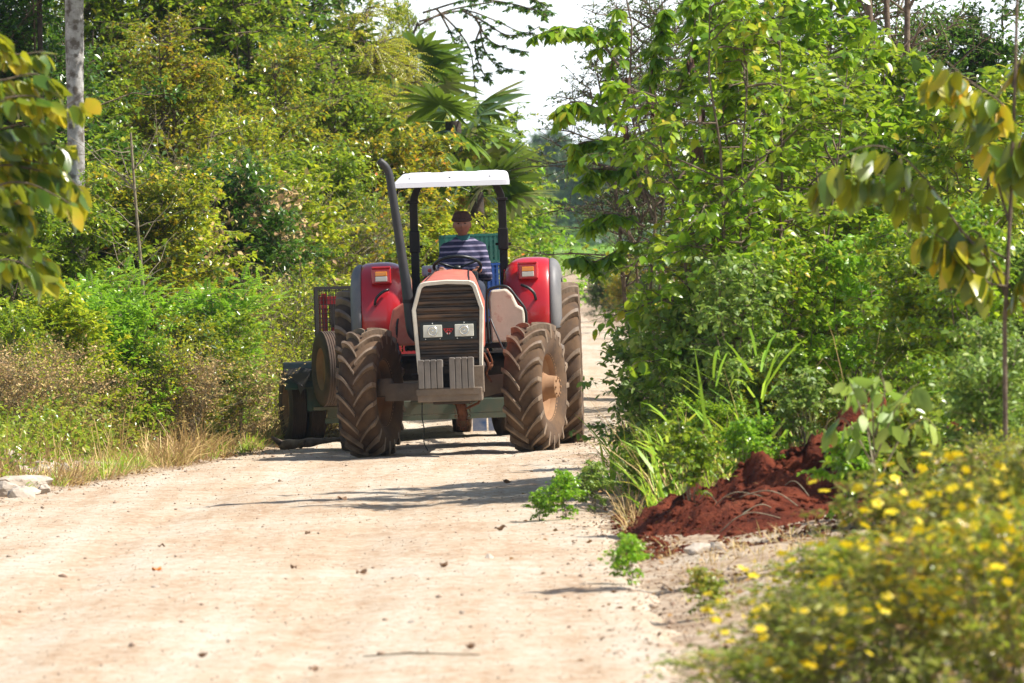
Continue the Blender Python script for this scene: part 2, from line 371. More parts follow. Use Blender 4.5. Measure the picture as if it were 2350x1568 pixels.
# ---- ground, road, soil
def groundmat(name, kind):
    m,nt,out=newmat(name); p=N(nt,'ShaderNodeBsdfPrincipled'); nt.links.new(p.outputs[0],out.inputs[0])
    big=noise_(nt,.35,4,.6,'World'); med=noise_(nt,2.2,5,.6,'World'); fine=noise_(nt,14,5,.7,'World'); grain=noise_(nt,70,4,.7,'World')
    g=nt.nodes.new('ShaderNodeNewGeometry')
    def vor(s):
        v=nt.nodes.new('ShaderNodeTexVoronoi'); v.inputs['Scale'].default_value=s; nt.links.new(g.outputs['Position'],v.inputs['Vector']); return v
    if kind=='road':
        mp=nt.nodes.new('ShaderNodeMapping'); mp.inputs['Scale'].default_value=(2.6,.09,1); nt.links.new(g.outputs['Position'],mp.inputs[0])
        lane=noise_(nt,1,4,.6,vec=mp.outputs[0])
        c=ramp(nt,math_(nt,'ADD',math_(nt,'ADD',math_(nt,'MULTIPLY',big,.3),math_(nt,'MULTIPLY',lane,.4)),math_(nt,'MULTIPLY',med,.3)),[(.36,(.35,.225,.135)),(.45,(.43,.315,.21)),(.53,(.485,.40,.30)),(.6,(.53,.47,.38))]).outputs[0]
        c=mixc(nt,ramp(nt,fine,[(.5,(0,0,0)),(.68,(.75,.75,.75))]).outputs[0],c,(.62,.56,.46))
        c=mixc(nt,ramp(nt,fine,[(.34,(.8,.8,.8)),(.46,(0,0,0))]).outputs[0],c,(.34,.19,.105))
        c=mixc(nt,ramp(nt,grain,[(.30,(.9,.9,.9)),(.42,(0,0,0))]).outputs[0],c,(.2,.12,.075))
        c=mixc(nt,ramp(nt,grain,[(.58,(0,0,0)),(.68,(.8,.8,.8))]).outputs[0],c,(.62,.57,.48))
        vv=vor(22); sp=ramp(nt,vv.outputs['Distance'],[(.10,(1,1,1)),(.2,(0,0,0))]).outputs[0]
        sel=ramp(nt,vv.outputs['Color'],[(.66,(0,0,0)),(.72,(1,1,1))]).outputs[0]
        c=mixc(nt,math_(nt,'MULTIPLY',math_(nt,'MULTIPLY',sp,sel),.75),c,(.3,.2,.14))
        hgt=math_(nt,'ADD',math_(nt,'MULTIPLY',fine,1.0),math_(nt,'MULTIPLY',grain,.6)); dist=.018
    elif kind=='soil':
        c=ramp(nt,med,[(.3,(.07,.015,.007)),(.5,(.17,.037,.016)),(.7,(.27,.075,.035))]).outputs[0]
        c=mixc(nt,ramp(nt,fine,[(.35,(.6,.6,.6)),(.5,(0,0,0))]).outputs[0],c,(.045,.012,.007))
        c=mixc(nt,ramp(nt,grain,[(.62,(0,0,0)),(.75,(.5,.5,.5))]).outputs[0],c,(.36,.15,.08))
        hgt=math_(nt,'ADD',math_(nt,'MULTIPLY',fine,2.0),math_(nt,'MULTIPLY',grain,1)); dist=.04
    else:
        c=ramp(nt,math_(nt,'ADD',math_(nt,'MULTIPLY',med,.6),math_(nt,'MULTIPLY',big,.4)),[(.33,(.16,.10,.06)),(.43,(.30,.215,.14)),(.53,(.42,.32,.225)),(.64,(.48,.41,.32))]).outputs[0]
        c=mixc(nt,ramp(nt,fine,[(.35,(.7,.7,.7)),(.5,(0,0,0))]).outputs[0],c,(.1,.06,.03))
        c=mixc(nt,ramp(nt,fine,[(.58,(0,0,0)),(.7,(.5,.5,.5))]).outputs[0],c,(.68,.6,.48))
        # green cover far away from the road's verge
        sy=nt.nodes.new('ShaderNodeSeparateXYZ'); nt.links.new(g.outputs['Position'],sy.inputs[0])
        fy=math_(nt,'MULTIPLY',math_(nt,'SUBTRACT',sy.outputs['Y'],315),.03,True)
        c=mixc(nt,fy,c,mixc(nt,big,(.09,.2,.025),(.2,.3,.05)))
        hgt=fine; dist=.03
    nt.links.new(c,p.inputs['Base Color']); p.inputs['Roughness'].default_value=.95; p.inputs['Specular IOR Level'].default_value=.15
    b=N(nt,'ShaderNodeBump'); b.inputs['Strength'].default_value=.8; b.inputs['Distance'].default_value=dist
    nt.links.new(hgt,b.inputs['Height']); nt.links.new(b.outputs[0],p.inputs['Normal'])
    return m
M['road']=groundmat('limestone_road','road'); M['ground']=groundmat('verge_ground','ground'); M['soil']=groundmat('red_soil','soil')
# ---------------------------------------------------------------- terrain and road
LE=[(-6.0,10),(-5.0,30),(-4.9,50),(-4.45,60.8),(-3.45,67),(-2.5,74),(-1.7,85),(-.7,100),(0,120),(.3,150),(-.6,200),(-6,235),(-60,262)]
RE=[(.9,10),(.92,30),(.78,40),(.66,51.5),(.8,62),(.98,75),(1.7,95),(2.4,120),(2.6,150),(1.9,201),(-2.5,240),(-55,268)]
def interp(pts,y):
    return float(np.interp(y,[p[1] for p in pts],[p[0] for p in pts]))
def hgt(x,y):
    l=interp(LE,y); r=interp(RE,y)
    if x<l: e=l-x; h=min(e,1.5)*.12+max(0,min(e-1.5,4))*.02
    elif x>r: e=x-r; h=min(e,2.5)*.10
    else: return -.03
    h*= 1 if y<230 else max(0,1-(y-230)/40)
    h+= 1.75*min(1,max(0,(y-235)/170))
    n=noise.noise(Vector((x*.9,y*.5,0)))*.07+noise.noise(Vector((x*3,y*2,5)))*.025
    return max(-.03,h+n*min(1,e*1.5)-.015)
xs=sorted(set([-900,-500,-250,-120,-60,-35,-22,-15]+list(np.arange(-11,11.01,.3).round(2))+[14,20,32,60,120,250,500,900]))
ys=sorted(set([-60,-20,0,10]+list(np.arange(15,130,.6).round(2))+list(np.arange(130,300,3.5).round(2))+[320,380,460,600,800,1100,1500]))
vs=[(x,y,hgt(x,y) if abs(x)<60 or y>235 else .1) for y in ys for x in xs]; nx=len(xs)
fs=[(j*nx+i,j*nx+i+1,(j+1)*nx+i+1,(j+1)*nx+i) for j in range(len(ys)-1) for i in range(nx-1)]
me=bpy.data.meshes.new('ground'); me.from_pydata(vs,[],fs); me.update()
tag(link('ground',me,M['ground'],smooth=True),kind='structure')
def roadz(x,y,l,r):
    h=.012+.014*noise.noise(Vector((x*1.2,y*.35,2)))+.012*noise.noise(Vector((x*4,y*1.6,4)))+.008*noise.noise(Vector((x*11,y*6,4)))
    mid=(l+r)/2
    for rx in (mid-.65,mid+1.05): h-=.02*math.exp(-((x-rx)/.22)**2)
    return h
# road sheet with wheel ruts and a ragged edge
vs=[];fs=[]; yy=[10,14,18,22]+list(np.arange(26,110,.13))+list(np.arange(110,236,1.6)); K=64
for y in yy:
    l=interp(LE,y)+.22*noise.noise(Vector((1,y*.7,0)))+.08*noise.noise(Vector((1,y*3.1,0)))
    r=interp(RE,y)+.22*noise.noise(Vector((9,y*.7,0)))+.09*noise.noise(Vector((9,y*3.1,0)))
    for i in range(K+1):
        t=i/K; x=l+(r-l)*t
        h=roadz(x,y,l,r)
        if i in (0,K): h=-.05
        elif i in (1,K-1): h=-.0
        vs.append((x,y,h))
for j in range(len(yy)-1):
    for i in range(K): a=j*(K+1)+i; fs.append((a,a+1,a+K+2,a+K+1))
me=bpy.data.meshes.new('road'); me.from_pydata(vs,[],fs); me.update()
tag(link('road',me,M['road'],smooth=True),kind='structure')
# loose gravel
def rocks_np(n, pos, size, seed):
    bm=bmesh.new(); bmesh.ops.create_icosphere(bm,subdivisions=1,radius=1)
    bv=np.array([v.co[:] for v in bm.verts]); bf=np.array([[v.index for v in f.verts] for f in bm.faces]); bm.free()
    rg=np.random.default_rng(seed)
    V=bv[None]*(1+rg.uniform(-.25,.25,(n,len(bv),1)))*rg.uniform(.6,1.2,(n,1,3))*np.array([1,1,.6])
    V=V*size[:,None,None]+pos[:,None,:]
    F=bf[None]+(np.arange(n)*len(bv))[:,None,None]
    return V.reshape(-1,3),F.reshape(-1,3)
rg=np.random.default_rng(5); P=[];S=[]
for k in range(32000):
    y=28+62*rg.random()**1.25
    l=interp(LE,y); r=interp(RE,y)
    q=rg.random()
    if q<.72: x=rg.uniform(l,r)
    elif q<.87: x=r+rg.normal(.12,.28)
    else: x=l-rg.normal(.1,.35)
    s=(rg.lognormal(-5.65,.38) if k%28 else rg.lognormal(-5.0,.6))*(1.8 if q>.72 else 1.0); s=min(s,.03)
    zz=roadz(x,y,l,r) if l<x<r else max(hgt(x,y),0)
    P.append((x,y,zz+s*.25)); S.append(s)
V,F=rocks_np(len(P),np.array(P),np.array(S),3)
gv=surf('gravel_stone',(.26,.17,.115),(.5,.4,.3),scale=5,rough=.9)
tag(link('gravel',np_mesh('gravel',V,tris=F),gv),'loose pale gravel scattered on the dirt road and its edges','gravel',kind='stuff')
def rock(loc,size,seed,mat='rock',name='rock'):
    bm=bmesh.new(); bmesh.ops.create_icosphere(bm,subdivisions=3,radius=1); rr=random.Random(seed)
    sc_=Vector((rr.uniform(.8,1.25),rr.uniform(.7,1.1),rr.uniform(.5,.8))); off=Vector((seed*7.1,seed*3.3,0))
    for v in bm.verts:
        d=v.co.normalized(); k=1+.38*noise.noise(d*1.4+off)+.16*noise.noise(d*3.2+off)+.05*noise.noise(d*8+off)
        # planar facets
        for a in range(5):
            nn=Vector((math.sin(seed*3.1+a*1.7),math.cos(seed*2.3+a*2.9),math.sin(seed+a*4.2))).normalized()
            t=d.dot(nn)*k
            if t>.72: k*= .72/t
        v.co=Vector((d.x*sc_.x,d.y*sc_.y,d.z*sc_.z))*k*size
    me=bpy.data.meshes.new(name); bm.to_mesh(me); bm.free()
    o=link(name,me,M[mat],smooth=False); o.location=loc; o.rotation_euler=(0,0,rr.uniform(0,6)); return o
rk=random.Random(11)
pile=[(8,1098,.16),(30,1122,.15),(55,1108,.13),(12,1132,.14),(78,1115,.11),(92,1098,.10),(48,1138,.10),(110,1092,.09),(128,1104,.08),(70,1132,.08),(150,1094,.07),(30,1092,.12),(175,1100,.055),(100,1122,.06)]
for i,(u,v,s) in enumerate(pile):
    g=ground_at(u,v+8); g.z=max(0,hgt(g.x,g.y))+s*.3
    tag(rock(g,s*1.3,i+1),'pale limestone rock in the heap at the left edge of the road','rock','limestone rocks heaped at the left road edge')
for (u,v,s,d_,lab) in [(305,1055,.14,0,'white pointed limestone rock in the dry grass of the left verge'),
    (355,1050,.21,0,'broad pale limestone rock beside the pointed one on the left verge'),
    (1350,1128,.20,0,'flat pale grey rock half hidden by weeds at the right road edge'),
    (1602,1285,.075,0,'rounded white stone lying below the red soil mound'),
    (1645,1278,.06,0,'smaller white stone right of the rounded one below the red soil mound'),
    (356,1352,.03,0,'small brown stone on the road just below the orange fallen leaf'),
    (944,1435,.03,0,'small upright clod on the bare road at lower centre'),
    (1122,1286,.035,0,'rounded grey stone on the road right of the brown fallen leaf'),
    (1061,1411,.022,0,'dark pebble alone on the lower right of the road')]:
    g=ground_at(u,v); g.z=max(0,hgt(g.x,g.y))+s*.25
    tag(rock(g,s,int(u)),lab,'rock' if s>.04 else 'stone')
# fallen leaves
def fallen(u,v,L,mat,lab,seed):
    g=ground_at(u,v); rr=random.Random(seed); V=[];F=[]
    nx_,ny_=7,5
    for j in range(ny_):
        for i in range(nx_):
            t=i/(nx_-1); s=(j/(ny_-1)-.5)*2; w=math.sin(PI*min(1,t*.97+.02))**.8*.36*L
            x=(t-.5)*L; y=s*w; z=.012+.30*abs(s)**1.6*w*1.3+.22*L*(t-.5)**2*2+.01*math.sin(9*t+seed)
            V.append((x,y,z))
    for j in range(ny_-1):
        for i in range(nx_-1): a=j*nx_+i; F.append((a,a+1,a+nx_+1,a+nx_))
    me=bpy.data.meshes.new('fallen_leaf'); me.from_pydata(V,[],F); me.update()
    o=link('fallen_leaf',me,M[mat],smooth=True); o.location=(g.x,g.y,.02); o.rotation_euler=(rr.uniform(-.2,.5),rr.uniform(-.3,.3),rr.uniform(0,6))
    so=o.modifiers.new('Solidify','SOLIDIFY'); so.thickness=.0015
    tag(o,lab,'leaf','fallen leaves on the road')
for i,(u,v,L,m_,lab) in enumerate([(360,1320,.085,'litter_o','bright orange fallen leaf alone on the pale road at lower left'),
    (785,1155,.10,'litter_b','dark curled fallen leaf on the road in front of the left tractor wheel'),
    (1021,1309,.07,'litter_b','flat brown fallen leaf on the road left of the grey stone'),
    (1150,1225,.09,'litter_b','brown fallen leaf below the tree shadow near the right road edge'),
    (1163,1116,.10,'litter_b','brown fallen leaf inside the tree shadow at the right road edge'),
    (673,1314,.05,'litter_b','small dark leaf scrap on the road right of the orange leaf'),
    (706,1234,.05,'litter_b','tiny dark leaf scrap on the road just below the left tip of the tree shadow'),
    (371,1264,.055,'litter_b','small brown leaf on the road above the orange leaf'),
    (721,1552,.06,'litter_b','brown leaf scrap at the bottom edge of the road'),
    (467,1520,.06,'litter_b','grey brown leaf low on the left part of the road'),
    (1080,1500,.06,'litter_b','dark leaf beside the twig at the bottom of the road'),
    (830,1327,.085,'litter_b','dry tuft of curled leaf in the middle of the road')]):
    fallen(u,v,L,m_,lab,i+3)
b=MB(); p0=ground_at(1640*.508,1519); p1=ground_at(1100,1513)
b.tube([(p0.x,p0.y,.025),(p0.x*.6+p1.x*.4,p0.y+.1,.03),(p1.x,p1.y,.02)],[.003,.006,.003],5)
tag(b.build('fallen_twig',M['twig'],smooth=True),'thin dry twig lying across the bottom of the road','twig')
# dead branch clod by the trailer wheels
b=MB(); q=[at(u,v,d) for u,v,d in ((648,1034,73.5),(690,1036,73.3),(740,1038,73.2),(790,1036,73.0))]
b.tube(smoothline([(p.x,p.y,.05+.02*i%2) for i,p in enumerate(q)],5),[.05,.055,.06,.05,.045,.04,.045,.05,.045,.035,.03,.03,.025,.02,.02,.01],8)
b.tube([(q[0].x,q[0].y,.06),(q[0].x-.1,q[0].y-.1,.14)],[.04,.015],7); b.tube([(q[1].x,q[1].y,.05),(q[1].x+.05,q[1].y-.2,.1)],[.035,.012],7)
tag(b.build('dead_branch',M['bark'],smooth=True),'dead brown branch lying on the road beside the trailer wheels','branch')
# red soil mound on the right bank
n=90; bm=bmesh.new()
def moundz(x,y):
    # ridge running up to the right
    t=(x-.62)/2.6
    if t<0: return -.3
    cy=49.0+2.6*t; hh=.55*min(1,t*1.35)**.8
    k=math.exp(-((y-cy)/(1.4+1.0*t))**2)
    ed=min(1,t*6)
    nz=.20*noise.noise(Vector((x*1.6,y*.9,3)))+.07*noise.noise(Vector((x*4.5,y*2.6,3)))+.035*noise.noise(Vector((x*11,y*7,3)))+.018*noise.noise(Vector((x*26,y*17,3)))
    return (hh+nz*2.0)*k*ed-.06
gx=np.linspace(.6,4.4,200); gy=np.linspace(45,58,190); V=[]
for y in gy:
    for x in gx: V.append((x,y,moundz(x,y)+max(0,hgt(x,y))*.9))
nx2=len(gx); F=[(j*nx2+i,j*nx2+i+1,(j+1)*nx2+i+1,(j+1)*nx2+i) for j in range(len(gy)-1) for i in range(nx2-1)]
bm.free()
me=bpy.data.meshes.new('soil_mound'); me.from_pydata(V,[],F); me.update()
tag(link('soil_mound',me,M['soil'],smooth=True),'heap of dark red soil on the right bank behind the yellow flowers','soil mound')
# clods
rg=np.random.default_rng(8); P=[];S=[]
for k in range(6500):
    x=.45+3.2*rg.random()**1.5; y=rg.uniform(45.2,54); s=min(.045,rg.lognormal(-4.6,.6)); P.append((x,y,max(moundz(x,y)+max(0,hgt(x,y))*.9,hgt(x,y))+s*.15)); S.append(s)
V,F=rocks_np(len(P),np.array(P),np.array(S),9)
tag(link('soil_clods',np_mesh('soil_clods',V,tris=F),M['soil']),'crumbs and clods of red soil spilled over the mound and the right verge','soil',kind='stuff')
def gz(x,y):
    z=hgt(x,y)
    if .6<x<4.4 and 45<y<58: z=max(z,moundz(x,y)+max(0,hgt(x,y))*.9)
    return max(z,0)
# ---------------------------------------------------------------- tractor
TB=at(1045,1038,70); TB.z=0; TYAW=R(-1.4)
tr=empty('farm_tractor',(TB.x,TB.y,0),TYAW)
tag(tr,'red four wheel drive farm tractor with white canopy driving along the dirt road','tractor')
def tyre_lugs(Rr,w,rr,nl,delta,mbT,mbL,lugw,lugh):
    Rb=Rr-lugh
    prof=[(-.34*w,rr-.01),(-.40*w,rr+.02),(-.47*w,rr+(Rb-rr)*.35),(-.5*w,rr+(Rb-rr)*.62),(-.475*w,Rb-.05),(-.42*w,Rb-.022),(-.25*w,Rb-.004),(0,Rb),
          (.25*w,Rb-.004),(.42*w,Rb-.022),(.475*w,Rb-.05),(.5*w,rr+(Rb-rr)*.62),(.47*w,rr+(Rb-rr)*.35),(.40*w,rr+.02),(.34*w,rr-.01)]
    mbT.lathe(prof,64)
    J=8
    for s in (-1,1):
        for k in range(nl):
            a0=2*PI*(k+(.5 if s>0 else 0))/nl
            secs=[]
            for j in range(J+1):
                t=j/J; x=s*w*(.5*min(t,.94)/.94+ (0.0)) if t<=.94 else s*w*.5
                x=s*w*.5*min(1,t*1.12) - s*.0
                f=1-(1-t)**1.7; a=a0+delta*f
                top=Rr-.028*(min(1,t*1.12))**4
                bot=Rb-.04
                if t>.88: top=Rr-.075*(t-.88)/.12-.026; bot=Rb-.12
                if j==J: x=s*w*.503
                hw=lugw*(.9+.5*t)/2; ht=hw*.72
                secs.append([(x,-bot*math.cos(a-hw/Rr),bot*math.sin(a-hw/Rr)),(x,-bot*math.cos(a+hw/Rr),bot*math.sin(a+hw/Rr)),
                             (x,-top*math.cos(a+ht/Rr),top*math.sin(a+ht/Rr)),(x,-top*math.cos(a-ht/Rr),top*math.sin(a-ht/Rr))])
            mbL.loft(secs)
def tractor_wheel(x,y,Rr,w,rr,nl,delta,yaw,side,front):
    e=empty('wheel'); e.parent=tr; e.location=(x,y,Rr-.012); e.rotation_euler=(0,0,yaw)
    t=MB(); l=MB(); tyre_lugs(Rr,w,rr,nl,delta,t,l,.042 if front else .05,.042 if front else .05)
    to=t.build('tyre',M['tyre'],e,smooth=True); lo=l.build('tread_lugs',M['lug'],e)
    s=side; b=MB()
    b.lathe([(s*.40*w,rr+.022),(s*.36*w,rr+.0),(s*.33*w,rr-.012),(s*.2*w,rr-.03),(s*.16*w,rr-.055),(s*.02,rr*.62),(s*.03,rr*.42),(s*.0,rr*.36)],48)
    b.lathe([(-s*.40*w,rr+.022),(-s*.36*w,rr+.0),(-s*.33*w,rr-.012),(-s*.1*w,rr-.03),(-s*.06*w,rr-.06),(s*.005,rr*.62),(s*.015,rr*.42),(s*.0,0.001)],48)
    for k in range(8):
        a=2*PI*k/8; b.tube([(s*.0,-rr*.55*math.cos(a),rr*.55*math.sin(a)),(s*.055,-rr*.55*math.cos(a),rr*.55*math.sin(a))],.02,6)
    b.build('rim',M['rim'],e,smooth=False,auto=30)
    h=MB()
    if front:
        h.lathe([(0,.14),(s*.10,.135),(s*.13,.115),(s*.215,.105),(s*.225,.085),(s*.226,.001)],24)
        for k in range(8):
            a=2*PI*k/8; h.tube([(s*.22,-.085*math.cos(a),.085*math.sin(a)),(s*.238,-.085*math.cos(a),.085*math.sin(a))],.012,6)
    else:
        h.lathe([(0,.17),(s*.08,.16),(s*.10,.12),(s*.18,.1),(s*.18,.001)],24)
    h.build('hub',M['rim'],e,auto=30)
    return e
for s in (-1,1):
    tractor_wheel(s*.80,0,.635,.375,.33,19,.34,R(-13.5),s,True)
    tractor_wheel(s*.985,2.4,.82,.47,.45,22,.33,0,s,False)
# hood: sections from the grille back to the dash
def hood_sec(y,zt,zm,zb,wt,wm,wb,sl=0.0):
    return [(-wb,y,zb),(-wm,y,zm),(-wt-.03,y,zt-.06),(-wt,y,zt-.015),(-wt+.05,y,zt),(0,y,zt+.012),(wt-.05,y,zt),(wt,y,zt-.015),(wt+.03,y,zt-.06),(wm,y,zm),(wb,y,zb)]
b=MB(); secs=[hood_sec(-.74,1.672,1.42,.88,.262,.338,.30),hood_sec(-.5,1.70,1.43,.9,.255,.332,.30),hood_sec(.3,1.745,1.45,1.0,.225,.32,.30),hood_sec(.95,1.785,1.47,1.05,.19,.31,.30)]
b.loft(secs,closed=False); b.add(secs[-1],[tuple(range(11))])
hood=b.build('hood',M['dusty_red'],tr,smooth=True,auto=30)
# seams of the hood
b=MB()
for s in (-1,1): b.tube([(s*.215,-.72,1.688),(s*.19,.0,1.738),(s*.165,.9,1.790)],.006,5)
b.build('hood_seam',M['blackmetal'],hood)
# grille
pg=[(-.262+.04,1.70),(-.345,1.42),(-.312,.84),(.312,.84),(.345,1.42),(.262-.04,1.70)]
def poly_outer(o):
    # frame outline: rounded upper corners
    return [(-.308+o*.9,.80+o*0),(-.347+o,1.42),(-.285+o,1.635-o*.3),(-.262+o,1.672-o*.7),(-.22+o*.5,1.69-o),(0,1.702-o),(.22-o*.5,1.69-o),(.262-o,1.672-o*.7),(.285-o,1.635-o*.3),(.347-o,1.42),(.318-o*.9,.80+o*0)]
gr=MB()
P0=poly_outer(.036)
gr.prism(P0,-.752,-.60)
for k in range(8):
    z=1.60-.048*k*1.0
    if z<1.33: break
for z in (1.612,1.548,1.484,1.420,1.356):
    w=np.interp(z,[1.42,1.64],[.312,.245]) if z>1.42 else .306
    gr.loft([[(-w+.012,-.752,z+.026),(-w+.012,-.772,z+.012),(-w+.012,-.772,z-.010),(-w+.012,-.752,z-.026)],[(w-.012,-.752,z+.026),(w-.012,-.772,z+.012),(w-.012,-.772,z-.010),(w-.012,-.752,z-.026)]])
for z in (1.06,1.005,.95,.895):
    w=.277
    gr.loft([[(-w,-.752,z+.02),(-w,-.766,z+.01),(-w,-.766,z-.008),(-w,-.752,z-.02)],[(w,-.752,z+.02),(w,-.766,z+.01),(w,-.766,z-.008),(w,-.752,z-.02)]])
grille=gr.build('grille',M['grille'],tr)
fr=MB(); A=poly_outer(0); B=poly_outer(.040); A2=poly_outer(.006)
for yy0,yy1 in ((-.785,-.70),):
    va=[(x,yy0+.014,z) for x,z in A]+[(x,yy0,z) for x,z in [(q[0]*.975,q[1]-.008*(q[1]>1.6)) for q in A]]+[(x,yy0+.002,z) for x,z in B]+[(x,yy1,z) for x,z in B]+[(x,yy1,z) for x,z in A]
    n_=len(A); ff=[]
    for q in range(4):
        for i in range(n_-1): ff.append((q*n_+i,q*n_+i+1,(q+1)*n_+i+1,(q+1)*n_+i))
    fr.add(va,ff)
fr.build('grille_frame',M['cream'],grille)
b=MB(); b.box((0,-.765,1.21),(.545,.02,.175)); lp=b.build('lamp_panel',M['black'],grille,bevel=.004)
for s in (-1,1):
    b=MB(); b.box((s*.152,-.785,1.212),(.182,.03,.118),bev=.006); hl=b.build('headlight',M['glassy'],grille)
    b=MB(); b.lathe([(-.0,.047),(.004,.047),(.005,.036),(.002,.034)],20,Matrix.Translation((s*.152,-.8015,1.212))@Matrix.Rotation(R(-90),4,'Z'))
    b.ball((s*.152,-.802,1.212),(.012,.005,.012),10,6)
    b.build('bulb_ring',M['chrome'],hl,smooth=True)
    b=MB()
    for q,zz in ((-.07,1.138),(.07,1.138),(0,1.286)):
        b=MB(); b.ball((s*.152+q,-.777,zz),.007,6,5); b.build('screw',M['chrome'],hl)
# maker's mark: three joined triangles
b=MB(); bw=MB()
def tri(cx,cz,r,t,dst,y):
    pts=[]
    for rad in (r,r-t):
        for a in (-90,30,150): pts.append((cx+rad*math.cos(R(a))*1.05,y,cz+rad*math.sin(R(a))))
    v=pts+[(p[0],y+.006,p[2]) for p in pts]
    f=[]
    for i in range(3):
        j=(i+1)%3; f+= [(i,j,3+j,3+i),(6+i,9+i,9+j,6+j),(i,6+i,6+j,j),(3+i,3+j,9+j,9+i)]
    dst.add(v,f)
tri(-.024,1.219,.027,.009,b,-.783); tri(.024,1.219,.027,.009,b,-.783); tri(0,1.202,.027,.009,b,-.787)
em=b.build('emblem',M['emblem'],grille)
for s in (-1,1): bw.box((s*.012,-.786,1.186),(.008,.006,.016),rot=(0,R(s*28),0))
bw.build('emblem_edge',M['emblem_w'],em)
# front weights
for x0 in (-.298,.0):
    for k in range(4):
        b=MB(); x=x0+.03+k*.0595; z0,z1=(.665,.935) if x0<-.1 else (.655,.95)
        b.prism([(x-.0275,z0),(x+.0275,z0),(x+.0275,z1),(x-.0275,z1)],-1.02,-.80)
        b.box((x,-1.02+.012,z1-.002),(.05,.028,.02))
        b.build('front_weight',M['weights'],tr,bevel=.006)
b=MB(); b.box((0,-.78,.60),(.62,.42,.13),bev=.012); b.box((-.02,-.97,.63),(.60,.07,.06)); b.box((.28,-.86,.74),(.10,.1,.26),bev=.01)
b.build('weight_carrier',M['castiron'],tr)
# front axle
b=MB()
b.loft([[(x,-.09-.0,zc+h),(x,.09,zc+h),(x,.11,zc),(x,.09,zc-h),(x,-.09,zc-h),(x,-.11,zc)] for x,zc,h in ((-.66,.625,.085),(-.35,.62,.085),(-.2,.62,.12),(.2,.62,.12),(.32,.65,.10),(.5,.68,.085),(.66,.655,.095))])
for s in (-1,1):
    b.lathe([(-.13,.07),(-.05,.10),(.03,.105),(.05,.08)],16,Matrix.Translation((s*.66,0,.63))@Matrix.Rotation(R(90),4,'Y'))
    b.tube([(s*.62,.12,.60),(s*.3,.16,.58)],.018,6)
ax=b.build('front_axle',M['castiron'],tr,smooth=True,auto=35)
b=MB(); b.tube([(-.6,.22,.56),(.6,.22,.56)],.02,8); b.tube([(-.4,.12,.78),(-.1,-.1,.80)],.02,6); b.build('tie_rod',M['engine'],ax)
# engine, gearbox
b=MB(); b.box((0,-.2,.86),(.46,.9,.44),bev=.02); b.box((0,.6,.88),(.40,.8,.6),bev=.02); b.box((0,-.15,.60),(.36,.9,.2),bev=.02)
for k in range(5): b.box((.24,-.45+.2*k,.98),(.05,.12,.2),bev=.01)
b.tube([(.27,-.5,1.05),(.29,0,1.0),(.26,.6,1.08)],.03,8); b.ball((.28,-.1,.82),(.06,.06,.09)); b.ball((.28,.12,.82),(.05,.05,.08))
b.box((0,1.7,.82),(.42,1.5,.5),bev=.03); b.tube([(-.9,2.4,.81),(.9,2.4,.81)],.13,16)
eng=b.build('engine',M['engine'],tr)
b=MB()
b.tube(smoothline([(.33,-.62,.98),(.37,-.5,.86),(.34,-.35,.78),(.38,-.2,.7)],4),.012,6)
b.tube(smoothline([(.36,-.55,1.02),(.40,-.45,.9),(.38,-.4,.82)],4),.009,6); b.ball((.38,-.42,.86),.03,8,6)
b.build('coolant_hose',M['rust'],eng,smooth=True)
# platform, steps, side tanks
b=MB(); b.box((0,1.9,1.03),(1.0,1.7,.05),bev=.01); b.box((0,2.75,1.22),(.9,.4,.05)); 
for s in (-1,1):
    b.box((s*.3,2.75,1.1),(.05,.3,.3))
b.build('platform',M['blackmetal'],tr)
b=MB(); b.loft([[(x,y,z) for x,z in ((.36,1.06),(.685,1.06),(.70,1.22),(.69,1.38),(.625,1.42),(.58,1.52),(.52,1.585),(.37,1.575),(.345,1.5),(.35,1.3))] for y in (1.02,1.36)])
b.build('side_panel',M['panel'],tr,bevel=.02)
b=MB(); b.loft([[(x,y,z) for x,z in ((-.62,1.06),(-.38,1.06),(-.38,1.45),(-.47,1.5),(-.60,1.42),(-.64,1.24))] for y in (.9,1.4)])
b.build('side_panel',M['dusty_red'],tr,bevel=.02)
b=MB(); b.tube(smoothline([(.34,.98,1.05),(.33,.98,1.35),(.34,.98,1.55),(.40,.98,1.60),(.53,.98,1.605),(.62,.98,1.5),(.705,.98,1.37),(.71,1.0,1.2)],5),.014,8)
b.tube(smoothline([(.36,.7,1.32),(.42,.6,1.16),(.50,.4,.98),(.58,.2,.86)],5),.010,6)
b.build('hose',M['black'],tr,smooth=True)
b=MB(); b.tube(smoothline([(-.42,1.0,1.52),(-.5,.95,1.42),(-.56,.9,1.28),(-.56,.9,1.05),(-.52,.7,.9)],5),.013,8)
b.build('hose',M['black'],tr,smooth=True)
b=MB(); b.box((0,1.05,1.62),(.5,.14,.30),bev=.03); b.box((0,1.18,1.4),(.3,.2,.5),bev=.02); b.build('dashboard',M['black'],tr)
# exhaust
b=MB()
pts=smoothline([(-.24,.30,1.13),(-.33,.30,1.14),(-.385,.30,1.20),(-.402,.30,1.32),(-.412,.30,1.46)],5)+smoothline([(-.44,.30,1.72),(-.50,.30,2.25),(-.552,.30,2.68),(-.566,.30,2.76),(-.60,.29,2.83),(-.66,.28,2.885)],5)
rs=[.056 if p.z<1.5 else .05-.010*(p.z-1.5)/1.2 for p in pts]; rs[-1]=.03
b.tube(pts,rs,14)
ex=b.build('exhaust_pipe',M['pipe'],tr,smooth=True)
b=MB(); b.tube([(-.40,.30,1.5),(-.24,.30,1.5)],.016,6); b.lathe([(-.018,.062),(.018,.062)],16,Matrix.Translation((-.413,.30,1.5))@Matrix.Rotation(R(90),4,'Y'))
b.build('clamp',M['blackmetal'],ex)
